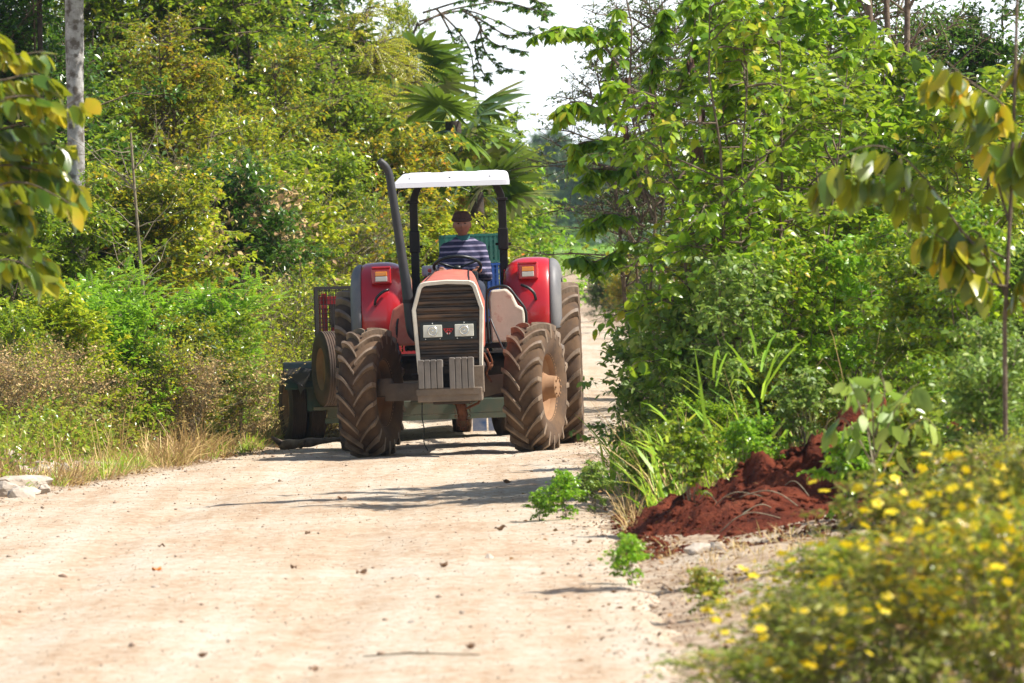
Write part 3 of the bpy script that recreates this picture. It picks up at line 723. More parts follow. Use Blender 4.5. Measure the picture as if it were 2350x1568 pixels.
# fenders
path=[(1.62,1.16),(1.60,1.30),(1.62,1.48),(1.67,1.64),(1.76,1.77),(1.90,1.855),(2.10,1.89),(2.45,1.88),(2.85,1.83),(3.15,1.70),(3.32,1.5)]
for s in (-1,1):
    def sec(i,outer=False):
        y,z=path[i]; p0=path[max(i-1,0)]; p1=path[min(i+1,len(path)-1)]
        t=Vector((p1[0]-p0[0],p1[1]-p0[1])).normalized(); n=Vector((-t.y,t.x))
        if not outer: prof=[(.48,-.36),(.485,-.16),(.505,-.10),(.56,-.035),(.64,-.005),(.74,0),(.85,-.004),(.915,-.012),(.94,-.03)]
        else: prof=[(.94,-.022),(.965,-.015),(1.0,-.03),(1.03,-.07),(1.045,-.13),(1.05,-.22)]
        return [(s*x,y-0+n.x*o*1.0,z+n.y*o) for x,o in prof]
    b=MB(); b.loft([sec(i) for i in range(len(path))],closed=False)
    fe=b.build('fender',M['red'],tr,smooth=True,auto=50)
    m_=fe.modifiers.new('Solidify','SOLIDIFY'); m_.thickness=.012; m_.offset=0
    m_=fe.modifiers.new('Sub','SUBSURF'); m_.levels=1; m_.render_levels=2
    b=MB(); b.loft([sec(i,True) for i in range(len(path))],closed=False)
    fx=b.build('fender_edge',M['greyplastic'],fe,smooth=True)
    m_=fx.modifiers.new('Solidify','SOLIDIFY'); m_.thickness=.012; m_.offset=0
    m_=fx.modifiers.new('Sub','SUBSURF'); m_.levels=1; m_.render_levels=2
    # inner wall of the fender down to the axle
    b=MB(); W=[(s*.49,p[0]+.10,p[1]-.12) for p in path]; b.add(W+[(s*.49,2.4,1.0)],[tuple(range(len(W)+1))])
    iw=b.build('fender_wall',M['red'],fe); m_=iw.modifiers.new('Solidify','SOLIDIFY'); m_.thickness=.01
    # lamp with its raised housing
    b=MB(); b.loft([[(s*.73-w,y,1.75-h),(s*.73+w,y,1.75-h),(s*.73+w,y,1.75+h),(s*.73-w,y,1.75+h)] for w,h,y in ((.105,.085,1.76),(.098,.078,1.645),(.09,.07,1.63))])
    b.box((s*.73,1.66,1.835),(.19,.09,.02),rot=(R(0),0,0))
    hs=b.build('lamp_housing',M['red'],fe,bevel=.008)
    b=MB(); b.box((s*.73,1.617,1.772),(.118,.03,.045),bev=.006); b.build('indicator_lamp',M['amber'],hs)
    b=MB(); b.box((s*.73,1.617,1.722),(.118,.03,.05),bev=.006); b.build('side_lamp',M['whitelens'],hs)
    b=MB(); b.tube(smoothline([(s*.665,1.63,1.612),(s*.675,1.575,1.61),(s*.73,1.56,1.585),(s*.785,1.555,1.53),(s*.80,1.565,1.475),(s*.80,1.62,1.47)],5),.014,8)
    b.build('handle',M['black'],fe,smooth=True)
# roll bar
for s in (-1,1):
    b=MB(); ox=.035
    p=[(ox+s*.445,2.28,1.08),(ox+s*.445,2.28,2.42)]
    def rsec(c,wx,wy): return [(c[0]-wx,c[1]-wy,c[2]),(c[0]+wx,c[1]-wy,c[2]),(c[0]+wx,c[1]+wy,c[2]),(c[0]-wx,c[1]+wy,c[2])]
    q=[(ox+s*.445,2.28,1.08),(ox+s*.445,2.28,2.44),(ox+s*.432,2.28,2.53),(ox+s*.405,2.28,2.60),(ox+s*.36,2.28,2.655),(ox+s*.345,2.28,2.67)]
    b.loft([rsec(c,.04 if i<2 else .038,.045) for i,c in enumerate(q)])
    b.box((ox+s*.445,2.28,2.08),(.102,.115,.22),bev=.01); b.box((ox+s*.445,2.28,2.48),(.11,.12,.03),bev=.005); b.tube([(ox+s*.445-.08,2.28,2.03),(ox+s*.445+.08,2.28,2.03)],.015,6)
    b.build('roll_bar_post',M['blackmetal'],tr,bevel=.004)
b=MB(); b.box((.035,2.28,2.672),(.75,.08,.05)); b.build('roll_bar_crosspiece',M['blackmetal'],tr)
# roof
def rz(y): return 2.69+.088*(y-1.6)/1.15
b=MB(); secs=[]
nY=18; nX=60
top=[]
for j in range(nY+1):
    t=j/nY; y=1.6+1.15*t; hw=.578-.04*t
    row=[]
    for i in range(nX+1):
        s_=i/nX*2-1; x=s_*hw; z=rz(y)
        e=min(1-abs(s_),.12)/.12; e2=min(t,1-t,.08)/.08
        z-= .028*(1-math.sqrt(max(0,1-(1-e)**2)))+ .02*(1-math.sqrt(max(0,1-(1-e2)**2)))
        # three pressed panels
        for c0 in (-.63,0,.63):
            a=abs(s_-c0)
            if a<.24 and .12<t<.9: z+= .016*min(1,(.24-a)/.05)*min(1,(t-.12)/.08,(.9-t)/.08)
        row.append((x,y,z))
    top.append(row)
vs=[p for r_ in top for p in r_]; fs=[(j*(nX+1)+i,j*(nX+1)+i+1,(j+1)*(nX+1)+i+1,(j+1)*(nX+1)+i) for j in range(nY) for i in range(nX)]
# rim down to the lip
per=[(0,i) for i in range(nX+1)]+[(j,nX) for j in range(1,nY+1)]+[(nY,i) for i in range(nX-1,-1,-1)]+[(j,0) for j in range(nY-1,0,-1)]
base=len(vs); low=[]
for j,i in per:
    x,y,z=top[j][i]; yy=y; low.append((x*1.004+ (0), yy-(.012 if j==0 else 0), rz(y)-.072))
vs+=low; k=len(per)
for a in range(k):
    a2=(a+1)%k; fs.append((per[a][0]*(nX+1)+per[a][1],base+a,base+a2,per[a2][0]*(nX+1)+per[a2][1]))
b.add(vs,fs); inner=[(x*.96,2.175+(y-2.175)*.95,z) for x,y,z in low]; 
b.add(low+inner,[(a,(a+1)%k,k+(a+1)%k,k+a) for a in range(k)]); b.add([(x,y,z+.02) for x,y,z in inner],[tuple(range(k))])
rf=b.build('canopy_roof',M['roof'],tr,smooth=True,auto=40); rf.location=(0.0,0,0)
b=MB()
for x in (-.42,-.02,.38): b.ball((x,1.75,rz(1.75)+.006),(.012,.012,.008),8,5)
b.build('bolt',M['blackmetal'],rf)
# steering wheel and column
Mx=Matrix.Translation((.04,1.35,1.82))@Matrix.Rotation(R(-26),4,'X')
b=MB(); Rw=.232; ring=[Mx@Vector((Rw*math.cos(a),Rw*math.sin(a),0)) for a in np.linspace(0,2*PI,41)]
b.tube(ring,.016,8,cap=False)
for a in (90,210,330): b.tube([Mx@Vector((0,0,-.02)),Mx@Vector((Rw*.98*math.cos(R(a)),Rw*.98*math.sin(R(a)),0))],.011,6)
b.ball(tuple(Mx@Vector((0,0,-.015))),(.05,.05,.03),12,8); b.tube([Mx@Vector((0,0,-.02)),(.03,1.2,1.55)],.03,8)
b.build('steering_wheel',M['black'],tr,smooth=True)
b=MB(); b.tube([(-.17,1.3,1.6),(-.23,1.3,1.78)],.008,6); b.ball((-.235,1.3,1.79),.02,8,6); b.build('lever',M['crate_r'],tr)
# seat
b=MB(); b.box((.085,2.0,1.43),(.5,.48,.10),bev=.035); b.box((.085,2.235,1.66),(.44,.07,.40),rot=(R(-6),0,0),bev=.03); b.box((.085,2.0,1.22),(.2,.25,.34)); 
b.build('seat',M['black'],tr)
# hanging chain and wire below the axle
b=MB()
for k in range(15):
    t=k/14; x=.0+.17*t; z=.50-.26*math.sin(PI*t)**.8
    c=Matrix.Translation((x,-.05,z))@Matrix.Rotation(R(90*(k%2)),4,'Z')@Matrix.Rotation(R(math.degrees(math.atan2(math.cos(PI*t),1))),4,'Y')
    pts=[c@Vector((.019*math.cos(a),0,.012*math.sin(a))) for a in np.linspace(0,2*PI,9)]
    b.tube(pts,.0045,5,cap=False)
b.build('chain',M['rust'],tr)
b=MB(); b.tube(smoothline([(-.31,.1,.52),(-.315,.1,.36),(-.30,.1,.25),(-.305,.1,.12),(-.27,.1,.04)],5),.006,5); b.build('hanging_strap',M['black'],tr)
b=MB(); b.tube([(.06,-.0,.5),(.09,.02,.36)],.05,8); b.box((.08,.05,.4),(.09,.12,.16),bev=.01); b.tube([(.12,-.02,.44),(.24,-.04,.49),(.27,-.05,.55)],.014,6)
b.build('tow_hook',M['rust'],tr)
b=MB(); b.box((0,3.1,.52),(.12,.8,.06)); b.tube([(-.3,2.7,.62),(-.3,3.6,.5)],.03,8); b.tube([(.3,2.7,.62),(.3,3.6,.5)],.03,8); b.build('drawbar',M['engine'],tr)
TM=Matrix.Translation((TB.x,TB.y,0))@Matrix.Rotation(TYAW,4,'Z')
def tl(x,y,z): return TM@Vector((x,y,z))
# cooler on the platform behind the seat
c=tl(-.22,2.75,1.246); co=empty('cooler',c,TYAW); tag(co,'small white lidded cooler box on the tractor platform left of the seat','cooler')
b=MB(); b.box((0,0,.24),(.26,.24,.48),bev=.02); b.build('cooler_body',M['darkblue'],co)
b=MB(); b.box((0,0,.535),(.285,.26,.11),bev=.025); b.build('lid',M['white'],co)
# ---------------------------------------------------------------- driver
pe=empty('person',tl(.085,2.0,1.48),TYAW)
tag(pe,'person in a brown knit cap and navy striped shirt steering the red tractor','person')
def skel(verts,edges):
    """chain of round joints joined into one soft surface"""
    b=MB()
    for a,c in edges:
        pa,ra=verts[a]; pc,rc=verts[c]; pa=Vector(pa); pc=Vector(pc); L=(pc-pa).length; k=max(3,int(L/.02))
        b.tube([pa.lerp(pc,i/k) for i in range(k+1)],[ra+(rc-ra)*i/k for i in range(k+1)],12)
    for p,r_ in verts.values(): b.ball(p,r_,12,8)
    return b
# local to the seat point: x right in the picture, y back, z up
J={'hip':((0,0,.10),.125),'waist':((0,-.005,.25),.118),'chest':((0,-.01,.40),.13),'neckb':((0,0,.565),.072),
   'sL':((-.158,.0,.505),.062),'sR':((.158,.0,.505),.062),'chL':((-.08,-.01,.40),.11),'chR':((.08,-.01,.40),.11),'hiL':((-.08,0,.08),.1),'hiR':((.08,0,.08),.1),
   'eL':((-.215,-.10,.24),.045),'eR':((.225,-.10,.24),.045),'wL':((-.215,-.42,.31),.028),'wR':((.17,-.44,.30),.028),
   'kL':((-.14,-.42,.12),.068),'kR':((.14,-.42,.12),.068),'aL':((-.14,-.52,-.30),.042),'aR':((.14,-.52,-.30),.042)}
def hand(mb,w,tip,side):
    w=Vector(w); tip=Vector(tip); f=(tip-w).normalized(); u=Vector((0,0,1)); s_=f.cross(u).normalized()*side
    mb.tube([w,w+f*.045,w+f*.085],[.026,.036,.034],10)
    for k,(o,L) in enumerate(((-.027,.062),(-.009,.07),(.009,.066),(.026,.052))):
        p=w+f*.085+s_*o
        mb.tube([p,p+f*L*.4-u*.004,p+f*L*.62-u*.026,p+f*L*.45-u*.046],[.0095,.009,.0085,.0075],8)
    p=w+f*.03-s_*.03
    mb.tube([p,p+f*.03-s_*.022-u*.006,p+f*.055-s_*.018-u*.022],[.012,.0105,.009],8)
bd=skel(J,[('hip','waist'),('waist','chest'),('chest','neckb'),('sL','neckb'),('sR','neckb'),('chL','sL'),('chR','sR'),('hiL','chL'),('hiR','chR'),('sL','eL'),('eL','wL'),('sR','eR'),('eR','wR'),
          ('hiL','kL'),('kL','aL'),('hiR','kR'),('kR','aR')])
bd.tube([(0,.0,.54),(-.002,-.01,.66)],[.056,.052],12)
hand(bd,J['wL'][0],(-.19,-.6,.30),1); hand(bd,J['wR'][0],(.13,-.6,.30),-1)
# head with brow, nose, lips, chin and ears
hc=Vector((-.004,-.03,.755)); hv=[];hf=[]; S_,R_=40,30
for i in range(R_+1):
    th=PI*i/R_
    for j in range(S_):
        ph=2*PI*j/S_; x=math.sin(th)*math.sin(ph); y=-math.sin(th)*math.cos(ph); z=math.cos(th)
        px,py,pz=x*.084,y*.098,z*.122
        if z<0: px*=1-.30*(-z)**1.5; py*=1-.12*(-z)
        fr_=max(0,-y)
        def g(cx,cz,sx,sz): return math.exp(-((px-cx)/sx)**2-((pz-cz)/sz)**2)*fr_**2
        py-= .022*g(0,-.018,.012,.018)+.012*g(0,.005,.009,.022)
        py-= .006*g(0,.034,.05,.010)
        py+= .011*g(-.031,.012,.016,.010)+.011*g(.031,.012,.016,.010)
        py-= .007*g(0,-.052,.022,.006)+.008*g(0,-.064,.018,.006)-.004*g(0,-.058,.02,.0035)
        py-= .010*g(0,-.098,.022,.016)
        py-= .006*g(-.045,-.02,.02,.02)+.006*g(.045,-.02,.02,.02)
        hv.append((hc.x+px,hc.y+py,hc.z+pz))
for i in range(R_):
    for j in range(S_):
        j2=(j+1)%S_; hf.append((i*S_+j,(i+1)*S_+j,(i+1)*S_+j2,i*S_+j2))
bd.add(hv,hf)
for s in (-1,1): bd.ball((hc.x+s*.084,hc.y+.012,hc.z-.005),(.011,.02,.03),10,8)
body=bd.build('body',M['skin'],pe,smooth=True)
m_=body.modifiers.new('Remesh','REMESH'); m_.mode='VOXEL'; m_.voxel_size=.0055; m_.use_smooth_shade=True
m_=body.modifiers.new('Smooth','SMOOTH'); m_.factor=.5; m_.iterations=2
b=MB()
for s in (-1,1): b.ball((hc.x+s*.031,hc.y-.083,hc.z+.012),(.0135,.008,.006),10,6)
b.build('eyes',M['eyes'],pe,smooth=True)
b=MB(); b.ball((hc.x,hc.y-.100,hc.z-.058),(.022,.008,.004),10,6); b.build('lips',surf('lip_brown',(.2,.06,.045),rough=.5),pe,smooth=True)
# shirt
K=dict(J); f=lambda k,g_:(J[k][0],J[k][1]+g_)
S2={'hip':((0,0,.06),.14),'waist':f('waist',.024),'chest':f('chest',.022),'neckb':f('neckb',.018),'sL':f('sL',.018),'sR':f('sR',.018),'chL':f('chL',.022),'chR':f('chR',.022),
    'hiL':((-.075,0,.10),.115),'hiR':((.075,0,.10),.115),'eL':f('eL',.020),'eR':f('eR',.020),'wL':f('wL',.015),'wR':f('wR',.015)}
sb=skel(S2,[('hip','waist'),('waist','chest'),('chest','neckb'),('sL','neckb'),('sR','neckb'),('chL','sL'),('chR','sR'),('hiL','chL'),('hiR','chR'),('sL','eL'),('eL','wL'),('sR','eR'),('eR','wR'),('chL','neckb'),('chR','neckb')])
sh=sb.build('shirt',M['shirt'],pe,smooth=True)
m_=sh.modifiers.new('Remesh','REMESH'); m_.mode='VOXEL'; m_.voxel_size=.011; m_.use_smooth_shade=True
m_=sh.modifiers.new('Smooth','SMOOTH'); m_.factor=.5; m_.iterations=4
tx=bpy.data.textures.new('cloth_folds','CLOUDS'); tx.noise_scale=.09
m_=sh.modifiers.new('Displace','DISPLACE'); m_.texture=tx; m_.strength=.028; m_.mid_level=.5
b=MB(); b.tube([(0,0,.59),(-.001,-.004,.615),(-.002,-.010,.655)],[.088,.074,.066],20); b.build('collar',M['collar'],pe,smooth=True)
tb=skel({'hip':((0,.0,.07),.135),'hiL':((-.08,0,.08),.112),'hiR':((.08,0,.08),.112),'kL':f('kL',.014),'kR':f('kR',.014),'aL':f('aL',.025),'aR':f('aR',.025)},[('hip','hiL'),('hip','hiR'),('hiL','kL'),('kL','aL'),('hiR','kR'),('kR','aR')])
to=tb.build('trousers',M['trousers'],pe,smooth=True); m_=to.modifiers.new('Remesh','REMESH'); m_.mode='VOXEL'; m_.voxel_size=.013; m_.use_smooth_shade=True
for s in (-1,1):
    b=MB(); b.box((s*.14,-.57,-.37),(.095,.26,.10),bev=.035); b.build('shoe',M['boot'],pe,smooth=True)
# knit cap with a rolled band
b=MB(); secs=[]
for i in range(13):
    t=i/12; z=hc.z+.046+.092*math.sin(t*PI/2); k=math.cos(t*PI/2)**.62 if t<1 else .02
    secs.append([(hc.x+.097*k*math.cos(a),hc.y+.008+.108*k*math.sin(a),z-.012*math.sin(a)*-1*(1-t)) for a in np.linspace(0,2*PI,28,endpoint=False)])
b.loft(secs); cp=b.build('cap',M['cap'],pe,smooth=True)
b=MB(); b.tube([(hc.x+.091*math.cos(a),hc.y+.006+.103*math.sin(a),hc.z+.052+.012*math.sin(a)) for a in np.linspace(0,2*PI,33)],.016,8,cap=False); b.build('cap_band',M['cap'],cp,smooth=True)
# ---------------------------------------------------------------- trailer
tz=.60
wx=-1.10
tw=empty('farm_trailer',(wx,76.2,0),R(3.0)); tag(tw,'low green farm trailer loaded with crates behind the red tractor','trailer')
b=MB(); b.box((0.0,2.0,tz-.03),(2.05,5.4,.06)); b.build('deck',M['green_paint'],tw)
b=MB(); b.box((0.15,-.72,.345),(2.1,.06,.15),bev=.008); b.box((.15,-.70,.24),(2.15,.10,.055)); b.box((-.8,-.66,.48),(.07,.05,.2)); b.box((.8,-.66,.48),(.07,.05,.2))
b.build('front_beam',M['green_paint'],tw)
b=MB(); b.tube([(.45,-.7,.40),(.60,-2.6,.50)],.045,8); b.tube([(.0,-.7,.40),(.58,-2.6,.50)],.035,8); b.build('tow_bar',M['green_paint'],tw)
def road_wheel(parent,x,y,z,Rr,w,s,name='wheel',mt='tyre2',yaw=0,lean=0):
    e=empty(name); e.parent=parent; e.location=(x,y,z); e.rotation_euler=(0,lean,yaw)
    pr=[(-.4*w,Rr*.56),(-.47*w,Rr*.62),(-.5*w,Rr*.8),(-.47*w,Rr*.93),(-.40*w,Rr*.975)]
    for k in range(-3,4):
        c0=k*.115*w
        pr+=[(c0-.042*w,Rr*.998),(c0-.04*w,Rr),(c0+.04*w,Rr),(c0+.042*w,Rr*.998),(c0+.046*w,Rr*.978),(c0+.07*w,Rr*.978)]
    pr=pr[:-2]+[(.40*w,Rr*.975),(.47*w,Rr*.93),(.5*w,Rr*.8),(.47*w,Rr*.62),(.4*w,Rr*.56)]
    b=MB(); b.lathe(pr,48); b.build('tyre',M[mt],e,smooth=True,auto=35)
    b=MB()
    for q in (-1,1):
        b.lathe([(q*.42*w,Rr*.60),(q*.40*w,Rr*.56),(q*.32*w,Rr*.53),(q*.12*w,Rr*.5),(q*.08*w,Rr*.25),(q*.14*w,Rr*.18),(q*.14*w,.001)],32)
    b.build('rim',M['rim'],e,auto=35)
    return e
# front axle turned a little: two twin wheels each side
for s in (-1,1):
    for k in (0,1):
        road_wheel(tw,(s*(1.02+.20*k) if s<0 else 1.02+.2*k)+(-.02),-.05+.03*k,.395,.40,.185,s,yaw=R(9))
    for_y=1
b=MB(); b.tube([(-1.2,-.05,.395),(1.2,-.05,.395)],.05,10); b.build('axle',M['engine'],tw)
for x in (.62,-.98):
    road_wheel(tw,x,1.75,.36,.365,.2,1,mt='tyre')
b=MB(); b.tube([(-1.0,1.75,.36),(.7,1.75,.36)],.045,10); b.build('axle',M['engine'],tw)
for x in (.80,.97):
    b=MB(); b.prism([(x-.075,.02),(x+.075,.02),(x+.08,.5),(x-.08,.5)],1.50,1.512); b.build('mud_flap',M['flap'],tw)
# mudguard over the left twin wheels with a torn canvas flap
b=MB(); secs=[]
for i in range(9):
    a=R(25+130*i/8); y=-.05-.50*math.cos(a); z=.40+.46*math.sin(a)
    secs.append([(-1.33,y,z),(-.90,y,z),(-.90,y,z-.02),(-1.33,y,z-.02)])
b.loft(secs); b.box((-1.0,-.44,.56),(.20,.03,.44),bev=.01); mg=b.build('mudguard',M['green_paint'],tw)
b=MB(); b.add([(-1.34,-.50,.80),(-1.0,-.52,.80),(-1.05,-.55,.77),(-1.12,-.56,.60),(-1.17,-.55,.52),(-1.20,-.56,.64),(-1.30,-.54,.72),(-1.35,-.5,.66)],[(0,1,2),(0,2,6),(2,3,6),(3,5,6),(3,4,5),(0,6,7)])
fl=b.build('torn_flap',M['crate_k'],mg); m_=fl.modifiers.new('Solidify','SOLIDIFY'); m_.thickness=.008
road_wheel(tw,-.29-.02,-1.02,.79,.395,.22,1,name='spare_wheel',yaw=R(12))
bpy.context.view_layer.update()
for ch in tw.children:
    if ch.name.startswith('spare_wheel'): ch.location=(-.87,-1.05,.79)
b=MB(); b.box((-.85,-.86,.38),(.40,.5,.03)); b.box((-.72,-.60,.74),(.08,.10,.72)); b.build('spare_bracket',M['green_paint'],tw)
b=MB(); b.box((-.66,-.82,.95),(.10,.08,.34),bev=.01); b.box((-.66,-.78,.66),(.06,.06,.4)); b.build('marker_board',M['crate_r'],tw)
b=MB(); 
for x in (-.95,-.5): b.box((x,-.70,.5),(.05,.05,.3))
b.build('stake',M['green_paint'],tw)
# crates
def crate(name,w,d,h,mat):
    b=MB(); t=.012
    for z in (.012,h-.012): 
        for s in (-1,1):
            b.box((0,s*(d/2-t/2),z),(w,t*1.6,.024)); b.box((s*(w/2-t/2),0,z),(t*1.6,d-.03,.024))
    for k in range(1,5):
        z=h*k/5
        for s in (-1,1): b.box((0,s*(d/2-t/2),z),(w-.02,t*.7,.012)); b.box((s*(w/2-t/2),0,z),(t*.7,d-.04,.012))
    n=12
    for k in range(n+1):
        x=-w/2+.01+(w-.02)*k/n
        for s in (-1,1): b.box((x,s*(d/2-t/2),h/2),(.026 if k not in (0,n) else .036,t*1.2,h-.03))
    for k in range(1,8):
        y=-d/2+d*k/8
        for s in (-1,1): b.box((s*(w/2-t/2),y,h/2),(t*1.2,.024,h-.03))
    for k in range(9): b.box((0,-d/2+.03+(d-.06)*k/8,.018),(w-.03,.022,.008))
    for k in range(6): b.box((-w/2+.04+(w-.08)*k/5,0,.010),(.03,d-.03,.006))
    me=b.mesh(name); return me
CM={}
for nm,ky in (('teal','teal'),('blue','blue'),('black','crate_k'),('red','crate_r')):
    me=crate('plastic_crate',.58,.38,.305,ky); me.materials.append(M[ky]); CM[nm]=me
TWM=Matrix.Translation((wx,76.2,0))@Matrix.Rotation(R(3.0),4,'Z')
def put(x,y,z,kind,lab,rz_=0,grp='harvest crates loaded on the trailer'):
    o=bpy.data.objects.new('plastic_crate',CM[kind]); col.objects.link(o)
    p=TWM@Vector((x,y,z)); o.location=p; o.rotation_euler=(0,0,R(3.0)+rz_); tag(o,lab,'crate',grp); return o
H=.310
ordn=['lowest','second','third','fourth','topmost']
cx=.70
for i,kd in enumerate(['black','black','blue','blue','teal']):
    put(cx+.015*(i%2),-.4,tz+i*H,kd,['black crate lowest in the tall stack behind the driver','black crate second from the bottom of the tall stack behind the driver','blue crate under another blue crate behind the right roll bar post','blue plastic crate directly below the teal one behind the driver','teal green plastic crate on top of the tall stack behind the driver'][i],R(1.5*(i%3-1)))
# second column further back, one crate showing left of the driver
for i,kd in enumerate(['black','black','blue','blue','teal']):
    put(.67,.05,tz+i*H-.001,kd,['black crate at the foot of the rear stack','black crate second in the rear stack','blue crate in the middle of the rear stack','blue crate below the teal one in the rear stack','teal crate seen at the left shoulder of the driver on the rear stack'][i],R(1.2*(i%3-1)))
for x,nm in ((.08,'behind the hood'),(-.52,'behind the left fender')):
    for i,kd in enumerate(['black','red','black'] if x<0 else ['black','red','black']):
        put(x,-.35,tz+i*H,kd,('bottom','middle','top')[i]+' '+kd+' crate of the low stack '+nm,R(1.0*(i-1)))
# tall black cage crate at the left front corner
ce=empty('wire_cage',TWM@Vector((-.70,-.52+.42,tz)),R(3.0)); tag(ce,'tall dark wire cage with red slats at the left corner of the trailer','cage')
b=MB(); w_,h_,d_=.50,1.05,.5
ce.location=TWM@Vector((-.72,-.45,tz))
for x in (-w_/2,w_/2):
    for y in (-d_/2,d_/2): b.box((x,y,h_/2),(.035,.035,h_))
for z in (.02,h_-.02): 
    for y in (-d_/2,d_/2): b.box((0,y,z),(w_-.04,.03,.03))
    for x in (-w_/2,w_/2): b.box((x,0,z),(.03,d_-.04,.03))
b.build('cage_frame',M['crate_k'],ce)
b=MB()
for k in range(1,14): b.box((-w_/2+w_*k/14,-d_/2,h_/2),(.008,.006,h_-.04)); b.box((-w_/2+w_*k/14,d_/2,h_/2),(.008,.006,h_-.04)); b.box((-w_/2,-d_/2+d_*k/14,h_/2),(.006,.008,h_-.04))
for k in range(1,22): b.box((0,-d_/2+.008,h_*k/22),(w_-.04,.006,.006)); b.box((0,d_/2-.008,h_*k/22),(w_-.04,.006,.006)); b.box((-w_/2+.008,0,h_*k/22),(.006,d_-.04,.006))
b.build('mesh_panel',M['crate_k'],ce)
b=MB(); b.box((-.17,-.20,.5),(.06,.012,.95)); b.box((0,-.20,.90),(.42,.012,.09)); b.box((-.21,.05,.5),(.012,.3,.9)); b.build('red_slat',M['crate_r'],ce)
j=empty('plastic_drum',TWM@Vector((-.72+.05,-.45+.02,tz+.035)),0); tag(j,'upright teal plastic drum standing inside the dark wire cage','drum')
b=MB(); b.lathe([(0,.001),(0,.085),(.02,.1),(.25,.1),(.26,.094),(.28,.094),(.29,.1),(.52,.1),(.53,.094),(.55,.094),(.56,.1),(.74,.1),(.80,.06),(.80,.001)],24,Matrix.Rotation(R(-90),4,'Y')); b.build('drum_body',M['teal'],j,smooth=True,auto=30)
b=MB(); b.lathe([(0,.001),(0,.035),(.03,.035),(.03,.001)],16,Matrix.Translation((0,0,.80))@Matrix.Rotation(R(-90),4,'Y')); b.build('drum_lid',M['white'],j)
